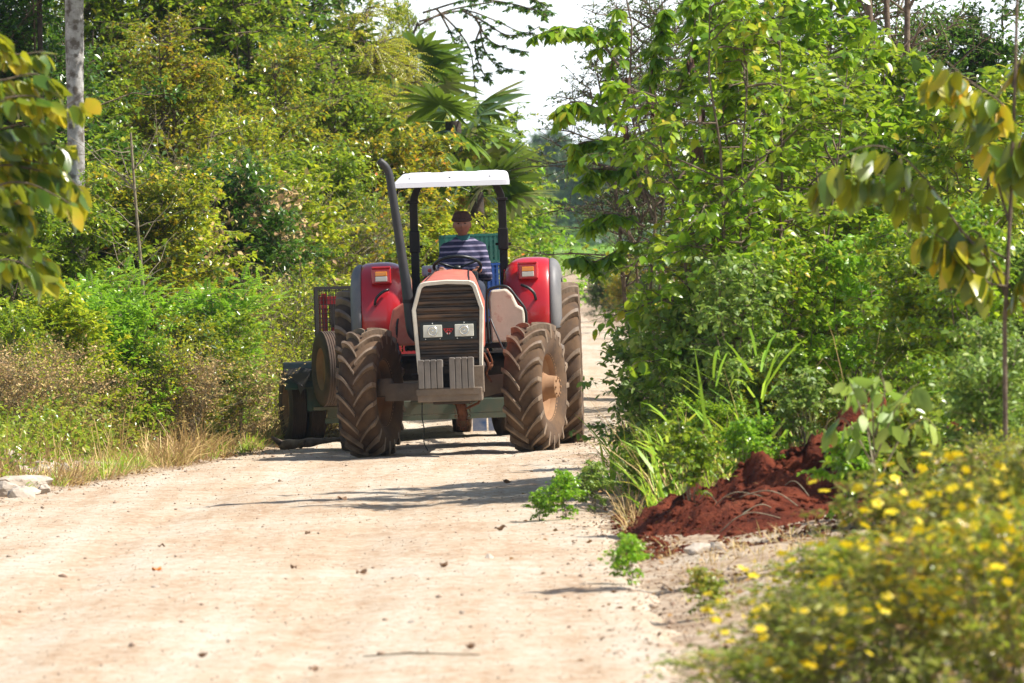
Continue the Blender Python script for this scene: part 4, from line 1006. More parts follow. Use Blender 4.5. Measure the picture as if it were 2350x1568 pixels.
# ---------------------------------------------------------------- plants
def rdir(rg,n,zlo=-.3,zhi=1):
    a=rg.uniform(0,2*PI,n); z=rg.uniform(zlo,zhi,n); r=np.sqrt(np.maximum(0,1-z*z))
    return np.stack([r*np.cos(a),r*np.sin(a),z],1)
def grow(seed,H,Rd,stems=4,branches=14,twigs=9,leaves=11,L=.05,W=.55,clear=.12,droop=.25,twl=.3,sr=.02,brl=1.0,rise=.5,arrange='round',lean=0,gap=.0,jit=.35,top=1.0,narrow=.35):
    """stems > branches > twigs > leaves, all as arrays; crown roughly a leaning egg of height H, radius Rd"""
    rg=np.random.default_rng(seed); T=Tubes(); Lv=Leaves()
    SP=[]
    for s in range(stems):
        a=rg.uniform(0,2*PI); r0=.10*Rd*rg.random(); tip=np.array([math.cos(a)*Rd*.5*rg.random()+lean,math.sin(a)*Rd*.5*rg.random(),H*rg.uniform(.72,.95)*top])
        if stems==1: tip=np.array([lean,0,H*.93])
        k=8; t=np.linspace(0,1,k)[:,None]; b0=np.array([math.cos(a)*r0,math.sin(a)*r0,-.05])
        P=b0*(1-t)+tip*t; P[1:-1,:2]+=rg.normal(0,.035*H/3,(k-2,2)); SP.append(P)
    SP=np.array(SP); kk=SP.shape[1]
    T.add(SP,np.linspace(1,.25,kk)[None,:]*sr*rg.uniform(.6,1.1,(stems,1)),6)
    nb=stems*branches; si=rg.integers(0,stems,nb); t=clear+(1-clear)*rg.random(nb)**.85
    f=t*(kk-1); i0=np.minimum(f.astype(int),kk-2); fr=(f-i0)[:,None]
    base=SP[si,i0]*(1-fr)+SP[si,i0+1]*fr
    d=rdir(rg,nb,-.15,.75); d[:,2]+=rise*.5; d=nrm(d)
    prof=np.sin(PI*np.clip(.18+.75*t,0,1))**.6*(1-narrow*t)
    bl=Rd*brl*prof*rg.uniform(.45,1.05,nb)
    u=np.linspace(0,1,5)[None,:,None]
    BP=base[:,None,:]+d[:,None,:]*bl[:,None,None]*u
    BP[:,:,2]-= droop*.5*bl[:,None]*(u[...,0]**2); BP[:,1:-1]+=rg.normal(0,.03,(nb,3,3))*bl[:,None,None]
    T.add(BP,np.linspace(1,.3,5)[None,:]*sr*.45*np.ones((nb,1)),4)
    nt_=nb*twigs; bi=np.repeat(np.arange(nb),twigs); t2=.2+.8*rg.random(nt_)
    f=t2*4; i0=np.minimum(f.astype(int),3); fr=(f-i0)[:,None]
    tb=BP[bi,i0]*(1-fr)+BP[bi,i0+1]*fr
    bd=nrm(BP[bi,4]-BP[bi,0]); td=nrm(bd*.7+rdir(rg,nt_,-.4,.8)*.9)
    tlg=twl*rg.uniform(.5,1.15,nt_)
    # clear gaps
    if gap>0:
        keep=np.array([noise.noise(Vector(p)*1.1+Vector((seed,0,0)))>-.55+gap for p in tb]); tb,td,tlg=tb[keep],td[keep],tlg[keep]; nt_=len(tb)
    u=np.linspace(0,1,4)[None,:,None]
    TP=tb[:,None,:]+td[:,None,:]*tlg[:,None,None]*u; TP[:,:,2]-=droop*.6*tlg[:,None]*(u[...,0]**2)
    T.add(TP,np.linspace(1,.4,4)[None,:]*sr*.16*np.ones((nt_,1)),3)
    if leaves>0:
        if arrange=='pinnate':
            pr=leaves//2
            for k in range(pr):
                for s in (-1,1):
                    tt=.12+.88*(k+.5)/pr; f=tt*3; i0=min(int(f),2); fr=f-i0
                    p=TP[:,i0]*(1-fr)+TP[:,i0+1]*fr; ax=nrm(TP[:,i0+1]-TP[:,i0])
                    side=nrm(np.cross(ax,np.array([.05,.02,1.]))); up=nrm(np.cross(side,ax))
                    A=side*s+ax*.55-np.array([0,0,droop*.6])
                    Lv.add(p,A,up+rg.normal(0,.15,(nt_,3)),L*rg.uniform(.8,1.15,nt_)*math.sin(PI*min(.95,.25+.7*tt))**.5,L*W*np.ones(nt_))
        elif arrange=='whorl':
            for c in (1.0,.62):
                p=TP[:,3] if c==1 else TP[:,2]
                for k in range(leaves//2):
                    a=2*PI*k/(leaves//2)+rg.uniform(0,1,nt_); A=np.stack([np.cos(a),np.sin(a),-droop*1.3+rg.normal(0,.25,nt_)],1)+td*.3
                    Lv.add(p,A,np.array([0,0,1.])+rg.normal(0,.25,(nt_,3)),L*rg.uniform(.6,1.15,nt_),L*W*rg.uniform(.8,1.1,nt_))
        else:
            n=nt_*leaves; ti=np.repeat(np.arange(nt_),leaves); tt=.15+.85*rg.random(n); f=tt*3; i0=np.minimum(f.astype(int),2); fr=(f-i0)[:,None]
            p=TP[ti,i0]*(1-fr)+TP[ti,i0+1]*fr
            A=td[ti]*.5+rdir(rg,n,-.8,.8)*.85-np.array([0,0,droop]); Nn=np.array([0,0,1.])+rg.normal(0,jit,(n,3))
            s_=L*rg.uniform(.55,1.2,n); Lv.add(p,A,Nn,s_,s_*W*rg.uniform(.85,1.15,n))
    return T,Lv
PR={}
def proto(name,shape,mleaf,mstem,seed,**k):
    T,L=grow(seed,**k); a=T.mesh('stems'); a.materials.append(M[mstem])
    b=None
    if L.P: b=L.mesh('foliage',shape,seed); b.materials.append(M[mleaf])
    PR[name]=(a,b)
def plant(kind,name,loc,label,cat,group,rz=0.,s=1.,sz=None,mat=None,parts=('stems','foliage')):
    e=empty(name,loc,rz); e.scale=(s,s,sz or s); tag(e,label,cat,group)
    a,b=PR[kind]
    for me,pn in ((a,parts[0]),(b,parts[1])):
        if me is None: continue
        o=bpy.data.objects.new(pn,me); col.objects.link(o); o.parent=e
        if mat and pn==parts[1]:
            o.material_slots[0].link='OBJECT'; o.material_slots[0].material=M[mat]
    return e
# unit plants (height about as given)
proto('low','simple','green','twig',1,H=1.5,Rd=1.0,stems=7,branches=13,twigs=12,leaves=12,L=.064,W=.6,twl=.26,sr=.012,droop=.15)
proto('low2','simple','green','twig',2,H=1.5,Rd=1.0,stems=9,branches=11,twigs=11,leaves=11,L=.06,W=.6,twl=.24,sr=.010,rise=.9,droop=.15)
proto('mid','simple','green','bark',3,H=3.0,Rd=1.5,stems=6,branches=24,twigs=13,leaves=12,L=.07,W=.58,twl=.34,sr=.018,droop=.25)
proto('mid2','simple','yellow','twig',4,H=3.0,Rd=1.4,stems=7,branches=20,twigs=12,leaves=11,L=.076,W=.62,twl=.36,sr=.016,droop=.4,gap=.05)
proto('tall','simple','green','bark',5,H=5.2,Rd=1.8,stems=4,branches=44,twigs=15,leaves=11,L=.08,W=.56,twl=.42,sr=.03,droop=.25,narrow=.2)
proto('tall2','simple','orange','bark',6,H=5.2,Rd=1.8,stems=4,branches=44,twigs=15,leaves=11,L=.074,W=.6,twl=.42,sr=.03,droop=.3,gap=.08,narrow=.2)
proto('pinn','simple','bright','twig',7,H=2.0,Rd=1.1,stems=6,branches=14,twigs=9,leaves=18,L=.055,W=.5,twl=.34,sr=.012,arrange='pinnate',droop=.35)
proto('dry','simple','drygrass','twig',8,H=1.4,Rd=1.0,stems=9,branches=14,twigs=9,leaves=4,L=.045,W=.6,twl=.4,sr=.011,rise=1.0,droop=.1,jit=1)
PR['dry'][1].materials.clear(); PR['dry'][1].materials.append(M['yellow'])
proto('broad','oval','broad','bark',9,H=4.2,Rd=1.0,stems=3,branches=30,twigs=6,leaves=8,L=.10,W=.52,twl=.34,sr=.022,droop=.6,jit=.5,gap=.05,narrow=.15,clear=.08)
proto('broad2','oval','broad','bark',10,H=3.2,Rd=1.15,stems=4,branches=22,twigs=7,leaves=8,L=.092,W=.55,twl=.3,sr=.018,droop=.5,jit=.5,clear=.05)
proto('grey','oval','greygreen','twig',11,H=1.9,Rd=.8,stems=6,branches=16,twigs=6,leaves=8,L=.085,W=.45,twl=.24,sr=.010,droop=.3,jit=.5,rise=.8,clear=.1)
proto('fine','simple','hazy','bark',12,H=6,Rd=1.7,stems=3,branches=34,twigs=12,leaves=8,L=.06,W=.5,twl=.5,sr=.035,droop=.3,gap=.22,clear=.35,narrow=.1)
proto('feather','simple','feather','bark',13,H=6,Rd=1.8,stems=4,branches=32,twigs=12,leaves=26,L=.06,W=.24,twl=.55,sr=.035,arrange='pinnate',droop=.7,clear=.3)
proto('far','simple','hazy','bark',14,H=6.5,Rd=2.4,stems=4,branches=40,twigs=14,leaves=7,L=.22,W=.6,twl=.6,sr=.06,droop=.2,clear=.12,gap=.05)
proto('weed','oval','weed','twig',15,H=1.0,Rd=.55,stems=7,branches=9,twigs=4,leaves=6,L=.075,W=.55,twl=.16,sr=.007,droop=.5,jit=.5)
proto('pinn2','oval','bright','bark',16,H=3.2,Rd=1.3,stems=3,branches=22,twigs=8,leaves=14,L=.07,W=.48,twl=.42,sr=.018,arrange='pinnate',droop=.5)
LG='bushes and trees in the thicket left of the road'; RG='shrubs crowding the right side of the road'
rr=random.Random(42)
def put_u(u,d,dz=0):
    p=at(u,900,d); return (p.x,d,gz(p.x,d)+dz-.02)
# ---- left front row
L1=[('low2','bush',-20,70.5,1.0,'green','small green bush at the left frame edge above the rock heap'),
 ('low','bush',110,71.5,1.1,'yellow','rounded yellow green bush right of the rock heap'),
 ('low2','bush',250,72.5,1.05,'bright','bright green leafy bush behind the dry brown grass on the left verge'),
 ('low','bush',400,73.5,1.0,'mixed','yellowing green bush above the pointed white rock'),
 ('low2','bush',470,75.2,.95,'green','green bush on the left verge two bushes from the trailer wheels'),
 ('dry','dry_shrub',590,78.5,.85,None,'leafless tan shrub of thin twigs beside the trailer wheels'),
 ('dry','dry_shrub',690,81,1.25,None,'taller bare tan shrub behind the spare wheel of the trailer'),
 ('dry','dry_shrub',330,72.6,.8,None,'bare twiggy shrub among the front bushes left of the road'),
 ('dry','dry_shrub',60,70.0,.8,None,'brown bare shrub standing over the heap of limestone rocks'),
 ('pinn','fern_bush',480,76,.95,None,'bright bush with feathery paired leaflets left of the trailer'),
 ('pinn','fern_bush',210,74.5,.9,None,'bright bush with feathery paired leaflets under the pale trunk')]
for k,n,u,d,s,mt,lab in L1:
    plant(k,n,put_u(u,d-1.2),lab,'bush',LG,rr.uniform(0,6),s*rr.uniform(.95,1.05),mat=mt)
L1b=[('dry','dry_shrub',20,68.0,.75,'rusty brown dry shrub lowest at the left frame edge'),('dry','dry_shrub',130,69.0,.8,'dry brown stems right of the rusty shrub at the left verge'),('dry','dry_shrub',430,71.5,.7,'dry tan stems above the broad pale limestone rock'),('dry','dry_shrub',540,74.0,.7,'dry tan stems left of the trailer mudguard'),('dry','dry_shrub',230,70.5,.6,'short dry stems beside the pointed limestone rock')]
L1b+=[('dry','dry_shrub',u,d,s,lab) for u,d,s,lab in ((90,79,1.5,'tall tan twig tangle rising over the yellow green bush left of the trunk'),(300,81,1.7,'tall tan twig tangle left of the thin dead sapling'),(460,83,1.9,'tall tan twig tangle right of the thin dead sapling'),(400,88,2.3,'highest tan twig tangle in the middle of the left thicket'),(720,86,1.8,'tan twig tangle behind the left fender'))]
for q_,(k,n,u,d,s,lab) in enumerate(L1b): plant(k,n,put_u(u,d),lab,'bush',LG,rr.uniform(0,6),s,mat='drygrass' if q_ not in (8,9) else 'mixed')
L2=[('mid','bush',-30,77,.95,'green','dark green bush filling the left frame edge behind the front row'),
 ('mid2','bush',120,78.5,.95,'green','leafy green bush just below the pale trunk'),
 ('mid','bush',270,79.5,1.0,'mixed','dense green bush right of the pale trunk'),
 ('mid2','bush',400,81,1.05,'yellow','yellow green tangled bush behind the thin dead sapling'),
 ('mid','bush',540,82.5,1.05,'dark','broad green bush left of the trailer cage'),
 ('mid2','bush',650,85,1.1,'yellow','yellow tinged bush above the spare wheel'),
 ('mid','bush',760,88,1.15,'green','green bush directly behind the left red fender'),
 ('mid','bush',880,93,1.25,'mixed','green bush behind the exhaust pipe'),
 ('mid2','bush',985,99,1.3,'green','leafy bush seen between the roll bar posts left of the driver'),
 ('mid','bush',1055,93,.88,'yellow','leafy yellow green bush directly behind the head of the driver'),
 ('mid','bush',1080,106,1.4,'green','dark leafy bush seen between the roll bar posts right of the driver'),
 ('mid2','bush',1140,112,1.25,'bright','bright green bush right of the roll bar beneath the canopy edge')]
for k,n,u,d,s,mt,lab in L2:
    plant(k,n,put_u(u,d),lab,'bush',LG,rr.uniform(0,6),s,mat=mt)
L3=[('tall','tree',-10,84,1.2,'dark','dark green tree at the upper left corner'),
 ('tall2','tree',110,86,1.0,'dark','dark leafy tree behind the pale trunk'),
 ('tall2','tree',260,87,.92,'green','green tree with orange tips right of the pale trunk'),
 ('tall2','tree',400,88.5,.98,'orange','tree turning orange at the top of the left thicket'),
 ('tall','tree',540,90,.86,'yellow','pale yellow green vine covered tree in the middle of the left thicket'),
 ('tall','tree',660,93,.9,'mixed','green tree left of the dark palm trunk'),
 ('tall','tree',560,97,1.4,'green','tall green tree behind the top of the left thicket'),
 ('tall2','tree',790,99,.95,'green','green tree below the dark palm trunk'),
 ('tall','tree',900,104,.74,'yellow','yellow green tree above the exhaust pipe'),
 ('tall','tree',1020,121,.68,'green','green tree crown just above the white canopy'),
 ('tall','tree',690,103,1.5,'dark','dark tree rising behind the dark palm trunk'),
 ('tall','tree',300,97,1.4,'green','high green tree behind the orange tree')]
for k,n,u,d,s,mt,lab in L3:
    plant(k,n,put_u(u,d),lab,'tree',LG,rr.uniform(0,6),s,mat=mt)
plant('feather','feathery_tree',put_u(860,100),'soft yellow green feathery tree hanging over the dark palm trunk','tree',LG,1.0,.98)
plant('feather','feathery_tree',put_u(965,104),'soft yellow green feathery tree among the fan palms','tree',LG,3.0,.5,sz=.92)
plant('tall','tree',put_u(930,111),'tall narrow yellowish tree left of the fan palms','tree',LG,2.2,.52,sz=1.14,mat='yellow')
plant('tall','tree',put_u(1010,115),'tall narrow green tree directly behind the fan palms','tree',LG,4.2,.42,sz=1.14,mat='green')
plant('feather','feathery_tree',put_u(1130,128),'low feathery yellow tree drooping right of the canopy roof','tree',LG,5.0,.52)
# pale smooth trunk at the left with its crown above the picture
def trunk_tree(u0,u1,v1,d,r0,r1,H,lab,mat,crown,seed,name='tree',mk='tall'):
    b0=at(u0,900,d); b1=at(u1,v1,d); dx=(b1.x-b0.x)/(b1.z-0)
    e=empty(name,(b0.x,d,gz(b0.x,d)-.05)); tag(e,lab,'tree',LG)
    n=26; pts=[];rs=[]
    for i in range(n):
        t=i/(n-1); z=H*t; pts.append((dx*z+.03*math.sin(3*t+seed),.03*math.cos(4*t),z)); rs.append((r0+(r1-r0)*t)*(1+.06*noise.noise(Vector((seed,t*9,0))))+.06*r0*(math.exp(-t*12)))
    T=Tubes(); T.add(np.array([pts]),np.array([rs]),14)
    rg=np.random.default_rng(seed); 
    for k in range(9):
        a=rg.uniform(0,2*PI); z0=H*rg.uniform(.72,.98); p0=np.array([dx*z0,0,z0]); q=p0+np.array([math.cos(a)*1.3,math.sin(a)*1.3,1.0])
        P=np.linspace(0,1,5)[:,None]*(q-p0)+p0; P[1:-1]+=rg.normal(0,.06,(3,3)); T.add(P[None],np.linspace(1,.3,5)[None]*r1*.4,5)
    me=T.mesh('trunk'); o=link('trunk',me,M[mat],e,smooth=True)
    c=bpy.data.objects.new('crown',PR[mk][1]); col.objects.link(c); c.parent=e; c.location=(dx*H-.0,0,H*.66); c.scale=(1.0,1.0,.62)
    c.material_slots[0].link='OBJECT'; c.material_slots[0].material=M[crown]
    return e
trunk_tree(184,178,0,79.0,.078,.118,7.2,'straight pale grey tree trunk standing in the left thicket','palebark','green',3)
trunk_tree(100,96,0,83.5,.035,.03,7.0,'thin dark tree trunk left of the pale grey trunk','darkbark','dark',8)
# thin dead sapling
e=empty('dead_sapling',put_u(350,74.5)); tag(e,'thin leafless tan sapling standing in front of the left thicket','sapling')
T=Tubes(); rg=np.random.default_rng(4); P=np.array([[-.02+.012*math.sin(5*t),0,t*3.15] for t in np.linspace(0,1,9)]); P[:,0]-=np.linspace(0,.10,9)
T.add(P[None],np.linspace(.024,.012,9)[None],7)
for k in range(34):
    i=rg.integers(2,9); p=P[i-1]*.5+P[i-1 if rg.random()<.5 else i]*.5 if i<9 else P[i-1]; s=rg.choice([-1,1]); q=p+np.array([s*rg.uniform(.12,.6),rg.uniform(-.3,.3),rg.uniform(-.05,.6)]); Q=np.linspace(0,1,5)[:,None]*(q-p)+p; Q[1:]+=rg.normal(0,.025,(4,3)); T.add(Q[None],np.linspace(.007,.002,5)[None],4)
link('stems',T.mesh('stems'),M['twig'],e,smooth=True)
# ---- fan palms
def fan_leaf(T,Lv,p,d,rg,Lp,Rf,seg=17,span=115,stiff=.3):
    d=np.array(d)/np.linalg.norm(d); q=p+d*Lp-np.array([0,0,.12*Lp]); P=np.linspace(0,1,5)[:,None]*(q-p)+p; P[1:-1,2]+=.05*Lp
    T.add(P[None],np.linspace(.014,.009,5)[None],4)
    side=np.cross(d,[0,0,1.]); side/=max(np.linalg.norm(side),1e-6); up=np.cross(side,d)
    tw=rg.uniform(-.7,.7); side2=side*math.cos(tw)+up*math.sin(tw); up2=np.cross(side2,d)
    a=np.radians(np.linspace(-span,span,seg)); A=d[None]*np.cos(a)[:,None]+side2[None]*np.sin(a)[:,None]+up2[None]*.18*np.cos(a*1.2)[:,None]
    A[:,2]-=stiff*rg.uniform(.4,1.2)
    ln=Rf*(.72+.28*np.cos(a*.8)); nn=up2[None]+rg.normal(0,.12,(seg,3))
    Lv.add(np.repeat(q[None],seg,0),A,nn,ln*rg.uniform(.93,1.05,seg),Rf*.16*np.ones(seg))
def fan_palm(loc,H,r,nl,Rf,Lp,lab,seed,skirt=True,lean=0,up=.1):
    e=empty('fan_palm',loc); tag(e,lab,'palm','fan palms in the left thicket'); rg=np.random.default_rng(seed)
    T=Tubes(); n=14; P=np.array([[lean*t*t,0,H*t] for t in np.linspace(0,1,n)]); T.add(P[None],(r*(1+.12*rg.normal(0,1,n)))[None],12)
    link('trunk',T.mesh('trunk'),M['darkbark'],e,smooth=True)
    tp=P[-1]; T=Tubes(); Lv=Leaves()
    for k in range(nl):
        a=2*PI*k*.382+rg.uniform(-.2,.2); z=up+1.1*(k/nl)-.35; fan_leaf(T,Lv,tp-np.array([0,0,.1*(1-k/nl)]),(math.cos(a),math.sin(a),z),rg,Lp*rg.uniform(.8,1.1),Rf*rg.uniform(.85,1.1))
    fr=link('fronds',Lv.mesh('fronds','oval',seed),M['palm'],e); link('leaf_stalk',T.mesh('leaf_stalk'),M['palm'],e)
    if skirt:
        T=Tubes(); Lv=Leaves()
        for k in range(12):
            a=2*PI*k*.382; fan_leaf(T,Lv,tp-np.array([0,0,.25+.4*rg.random()]),(math.cos(a),math.sin(a),-1.3),rg,Lp*.5,Rf*.75,14,50,.8)
        link('dead_fronds',Lv.mesh('dead_fronds','simple',seed),M['straw'],e)
p=at(768,0,101); fan_palm((p.x-.1,101,0),4.7,.15,12,.62,.6,'tall fan palm with thick dark trunk near the top of the left thicket',1)
p=at(1030,0,99); fan_palm((p.x,99,0),3.75,.12,9,.76,.6,'fan palm whose stiff fans stand against the sky above the canopy',2)
p=at(1078,0,97); fan_palm((p.x,97,0),2.75,.10,10,.78,.42,'low fan palm with upright fans directly above the white canopy',3,skirt=False,up=.55)
p=at(900,0,98); fan_palm((p.x,108,0),4.75,.11,12,.75,.5,'fan palm with pale hanging fronds at the top left of the open sky',4)
p=at(1165,0,112); fan_palm((p.x,122,0),2.3,.08,10,.62,.5,'small fan palm with drooping yellow tipped fans right of the roll bar',5,skirt=True,up=-.1)
# ---- tree whose thin branches hang over the open sky
def path_branches(name,lab,cat,lines,d,base,trunkpts,leafk,mat,stem,rtr,seed,grp=None,Lf=.1,Wf=.5,per=10,hang=.6,shape='oval',cluster=None,rb=.012,depthj=.25):
    """a plant whose main limbs follow given courses; lines are (u,v) courses at about d metres"""
    rg=np.random.default_rng(seed); e=empty(name,base); tag(e,lab,cat,grp); T=Tubes(); Lv=Leaves(); B=np.array(base)
    tp=np.array([list(p) for p in trunkpts])-B; T.add(tp[None],np.linspace(rtr,rtr*.45,len(tp))[None],8)
    for li,ln in enumerate(lines):
        dj=rg.uniform(-depthj,depthj)
        W_=[at(u,v,d+dj*(0 if i==0 else 1)) for i,(u,v) in enumerate(ln)]; sm=smoothline(W_,5); P=np.array([list(p) for p in sm])-B; m=len(P)
        T.add(P[None],np.linspace(rb,rb*.35,m)[None],6)
        nc=max(2,int(per)); 
        for k in range(nc):
            t=.18+.82*(k+.5)/nc; f=t*(m-1); i0=min(int(f),m-2); p=P[i0]*(1-(f-i0))+P[i0+1]*(f-i0); ax=nrm(P[i0+1]-P[i0])
            if cluster is None:
                for s in (-1,1):
                    sd=nrm(np.cross(ax,[rg.normal(0,.3),rg.normal(0,.3),1.])); A=sd*s*.8+ax*.5+rg.normal(0,.25,3)-np.array([0,0,hang])
                    pk=p+nrm(A)*Lf*.15; l=Lf*rg.uniform(.65,1.15); Lv.add(pk,nrm(A)[None],(nrm(np.cross(nrm(A),rdir(rg,1)[0])))[None],l,l*Wf)
            else:
                dr=nrm(ax*.5+rdir(rg,1,-.6,.6)[0]); q=p+dr*cluster*rg.uniform(.4,1.2); Q=np.linspace(0,1,4)[:,None]*(q-p)+p; T.add(Q[None],np.linspace(rb*.35,rb*.2,4)[None],4)
                for c in range(3):
                    pc=Q[1+c]; nl=5
                    for j in range(nl):
                        a=2*PI*j/nl+rg.random(); A=np.array([math.cos(a),math.sin(a),-hang+rg.normal(0,.3)]); l=Lf*rg.uniform(.6,1.15); Lv.add(pc,nrm(A)[None],(np.array([0,0,1])+rg.normal(0,.4,3))[None],l,l*Wf)
    link('branches',T.mesh('branches'),M[stem],e,smooth=True); link('foliage',Lv.mesh('foliage',shape,seed),M[mat],e)
    return e
d=109; tp=[at(880,900,d),at(890,500,d),at(905,250,d),at(935,110,d),at(960,52,d)]; tp[0].z=0
path_branches('tree','thin limbed tree spreading leafy twigs over the open sky above the canopy','tree',
 [[(960,60),(1020,28),(1090,12),(1150,5),(1210,20),(1250,25)],[(962,50),(1060,25),(1130,45),(1200,75),(1240,60)],[(970,30),(1080,0),(1180,10),(1255,35)],
  [(1060,25),(1110,50),(1160,80),(1210,78),(1260,85)],[(1090,40),(1120,90),(1160,110),(1215,120)],[(1100,50),(1110,110),(1140,150),(1200,165)],
  [(1105,60),(1090,110),(1110,170),(1130,185)],[(950,180),(1010,230),(1080,255),(1110,250)],[(955,330),(1040,335),(1120,330),(1160,285),(1195,262)],[(1150,290),(1180,285),(1195,318)],
  [(955,0),(1000,-20),(1100,-40),(1200,-10),(1262,15)],[(1000,20),(1050,70),(1080,120),(1090,200),(1100,280)],[(1010,30),(1040,90),(1060,160),(1075,240)],[(1200,-10),(1240,10),(1262,30)]],
 d,(tp[0].x,d,0),tp,None,'dark','bark',.045,5,grp=LG,Lf=.095,Wf=.42,per=11,hang=.5,cluster=.12,rb=.018)
# ---- stuff behind: low tangle so that no daylight shows at the foot of the thickets
def tangle(name,lab,spots,mat,seed,n,L):
    rg=np.random.default_rng(seed); Lv=Leaves(); C=[];Rr=[]
    for (x,y,z,r) in spots: C.append((x,y,z)); Rr.append(r)
    C=np.array(C);Rr=np.array(Rr); w_=Rr**2/np.sum(Rr**2); i=rg.choice(len(C),n,p=w_)
    dd=rdir(rg,n,-.9,1)*(rg.random((n,1))**.4)*Rr[i][:,None]; P=C[i]+dd; P[:,2]=np.maximum(P[:,2],.03)
    keep=np.array([noise.noise(Vector(p)*1.6)>-.28 for p in P]); P=P[keep]; n=len(P)
    s_=L*rg.uniform(.6,1.3,n); Lv.add(P,rdir(rg,n,-.9,.7),np.array([0,0,1.])+rg.normal(0,.6,(n,3)),s_,s_*.6)
    tag(link(name,Lv.mesh(name,'simple',seed),M[mat]),lab,'undergrowth',kind='stuff')
rg=np.random.default_rng(77); sp=[]
for k in range(150):
    y=rg.uniform(80,118); x=interp(LE,y)-rg.uniform(1.2,5.5); sp.append((x,y,rg.uniform(.2,3.4),rg.uniform(.6,1.0)))
for k in range(80):
    y=rg.uniform(98,126); x=interp(LE,y)-rg.uniform(2.4,8); sp.append((x,y,rg.uniform(3.0,6.6),rg.uniform(.6,1.0)))
tangle('undergrowth','dense tangled undergrowth filling the thicket left of the road',sp,'green',7,52000,.085)
sp=[]
for k in range(150):
    y=rg.uniform(60,98); x=max(interp(RE,y)+.9,1.5)+rg.uniform(.2,6.0); sp.append((x,y,rg.uniform(.1,2.6),rg.uniform(.5,.9)))
tangle('undergrowth','dense tangled undergrowth behind the shrubs right of the road',sp,'green',8,46000,.075)
sp=[]
for k in range(170):
    y=rg.uniform(61,82); x=interp(LE,y)-.55-rg.gamma(1.6,.5); sp.append((x,y,gz(x,y)+rg.uniform(.05,.45),rg.uniform(.2,.42)))
tangle('verge_weeds','low yellowing weeds mixed into the dry grass of the left verge',sp,'weed',9,15000,.05)
tangle('verge_weeds','low green creeper mixed into the dry grass of the left verge',sp[:90],'green',10,9000,.055)
# ---- right side
R1=[('broad','shrub',1640,56.0,1.0,None,'tall leafy shrub leaning over the road at the left end of the right thicket'),
 ('broad','shrub',1760,59,1.05,None,'tall broad leaved shrub second from the road in the right thicket'),
 ('pinn2','shrub',1800,57.5,1.25,'green','green shrub with paired leaflets in the upper middle of the right thicket'),
 ('broad2','shrub',1900,60,1.3,None,'tall broad leaved shrub in the middle of the right thicket'),
 ('broad2','shrub',2030,61,1.15,'green','pale green shrub behind the arching branch'),
 ('broad2','shrub',2160,60,1.0,None,'leafy shrub below the bare grey trunks'),
 ('broad2','shrub',2290,57,1.0,'green','leafy shrub at the right frame edge'),
 ('pinn2','shrub',1560,63.5,.55,'green','low bushy shrub overhanging the right road edge beside the tractor fender'),
 ('broad2','shrub',1690,54.5,.60,'greygreen','dull green shrub just above the tall grass'),
 ('broad2','shrub',1830,55.0,.62,'broad','dark green shrub behind the tall grass blades'),
 ('broad2','shrub',1960,55.0,.6,'bright','bright green shrub above the red soil mound'),
 ('broad2','shrub',2060,54.0,.62,'broad','dark leafy shrub behind the broad leaved weed'),
 ('broad2','shrub',2290,46.5,.40,'greygreen','low leafy bush at the right frame edge above the yellow flowers'),
 ('broad2','shrub',2130,47,.34,'broad','low leafy bush right of the limp leaved weed'),
 ('low','shrub',1500,54.0,.42,'green','low leafy bush at the left foot of the tall grass'),
 ('low2','shrub',1640,53.6,.5,'broad','low leafy bush right behind the left end of the soil mound'),
 ('low','shrub',1790,54.2,.6,'mixed','low yellowing bush behind the middle of the soil mound'),
 ('broad2','shrub',2240,49,.62,'broad','broad leaved bush behind the limp leaved weed at the right'),
 ('low','shrub',2200,52,.9,'green','small leaved bush right of the red soil mound'),
 ('low2','shrub',2340,50,.95,'greygreen','grey green bush at the lower right frame edge'),
 ('grey','shrub',1500,58.5,.80,None,'grey green shrub standing at the right road edge beside the rear tractor wheel'),
 ('grey','shrub',1590,56.0,.95,None,'grey green shrub behind the tall grass near the road'),
 ('grey','shrub',2260,45,.65,'greygreen','pale wilted weed bush on the right bank above the yellow flowers'),
 ('low2','shrub',1720,60.5,1.3,'orange','shrub with brownish dry tips in the middle of the right thicket'),
 ('low','shrub',1850,58,1.3,'green','rounded small leaved bush left of the arching branch')]
for k,n,u,d,s,mt,lab in R1:
    plant(k,n,put_u(u,d),lab,'shrub',RG,rr.uniform(0,6),s,mat=mt)
R2=[('fine',1500,84,.92,'hazy','slender fine leaved tree whose thin twigs show against the sky'),
 ('fine',1560,88,.95,'hazy','fine leaved tree behind the tall leaning shrub'),
 ('fine',1760,86,1.0,'dark','open crowned tree behind the middle of the right thicket'),
 ('fine',2080,78,.98,'dark','open crowned tree with several bare grey trunks at upper right'),
 ('tall',2260,82,1.02,'dark','dark leaved tree at the upper right corner'),
 ('tall',1900,92,.92,'hazy','hazy green tree between the two open crowned trees')]
for k,u,d,s,mt,lab in R2:
    plant(k,'tree',put_u(u,d),lab,'tree','trees behind the right thicket',rr.uniform(0,6),s,mat=mt)
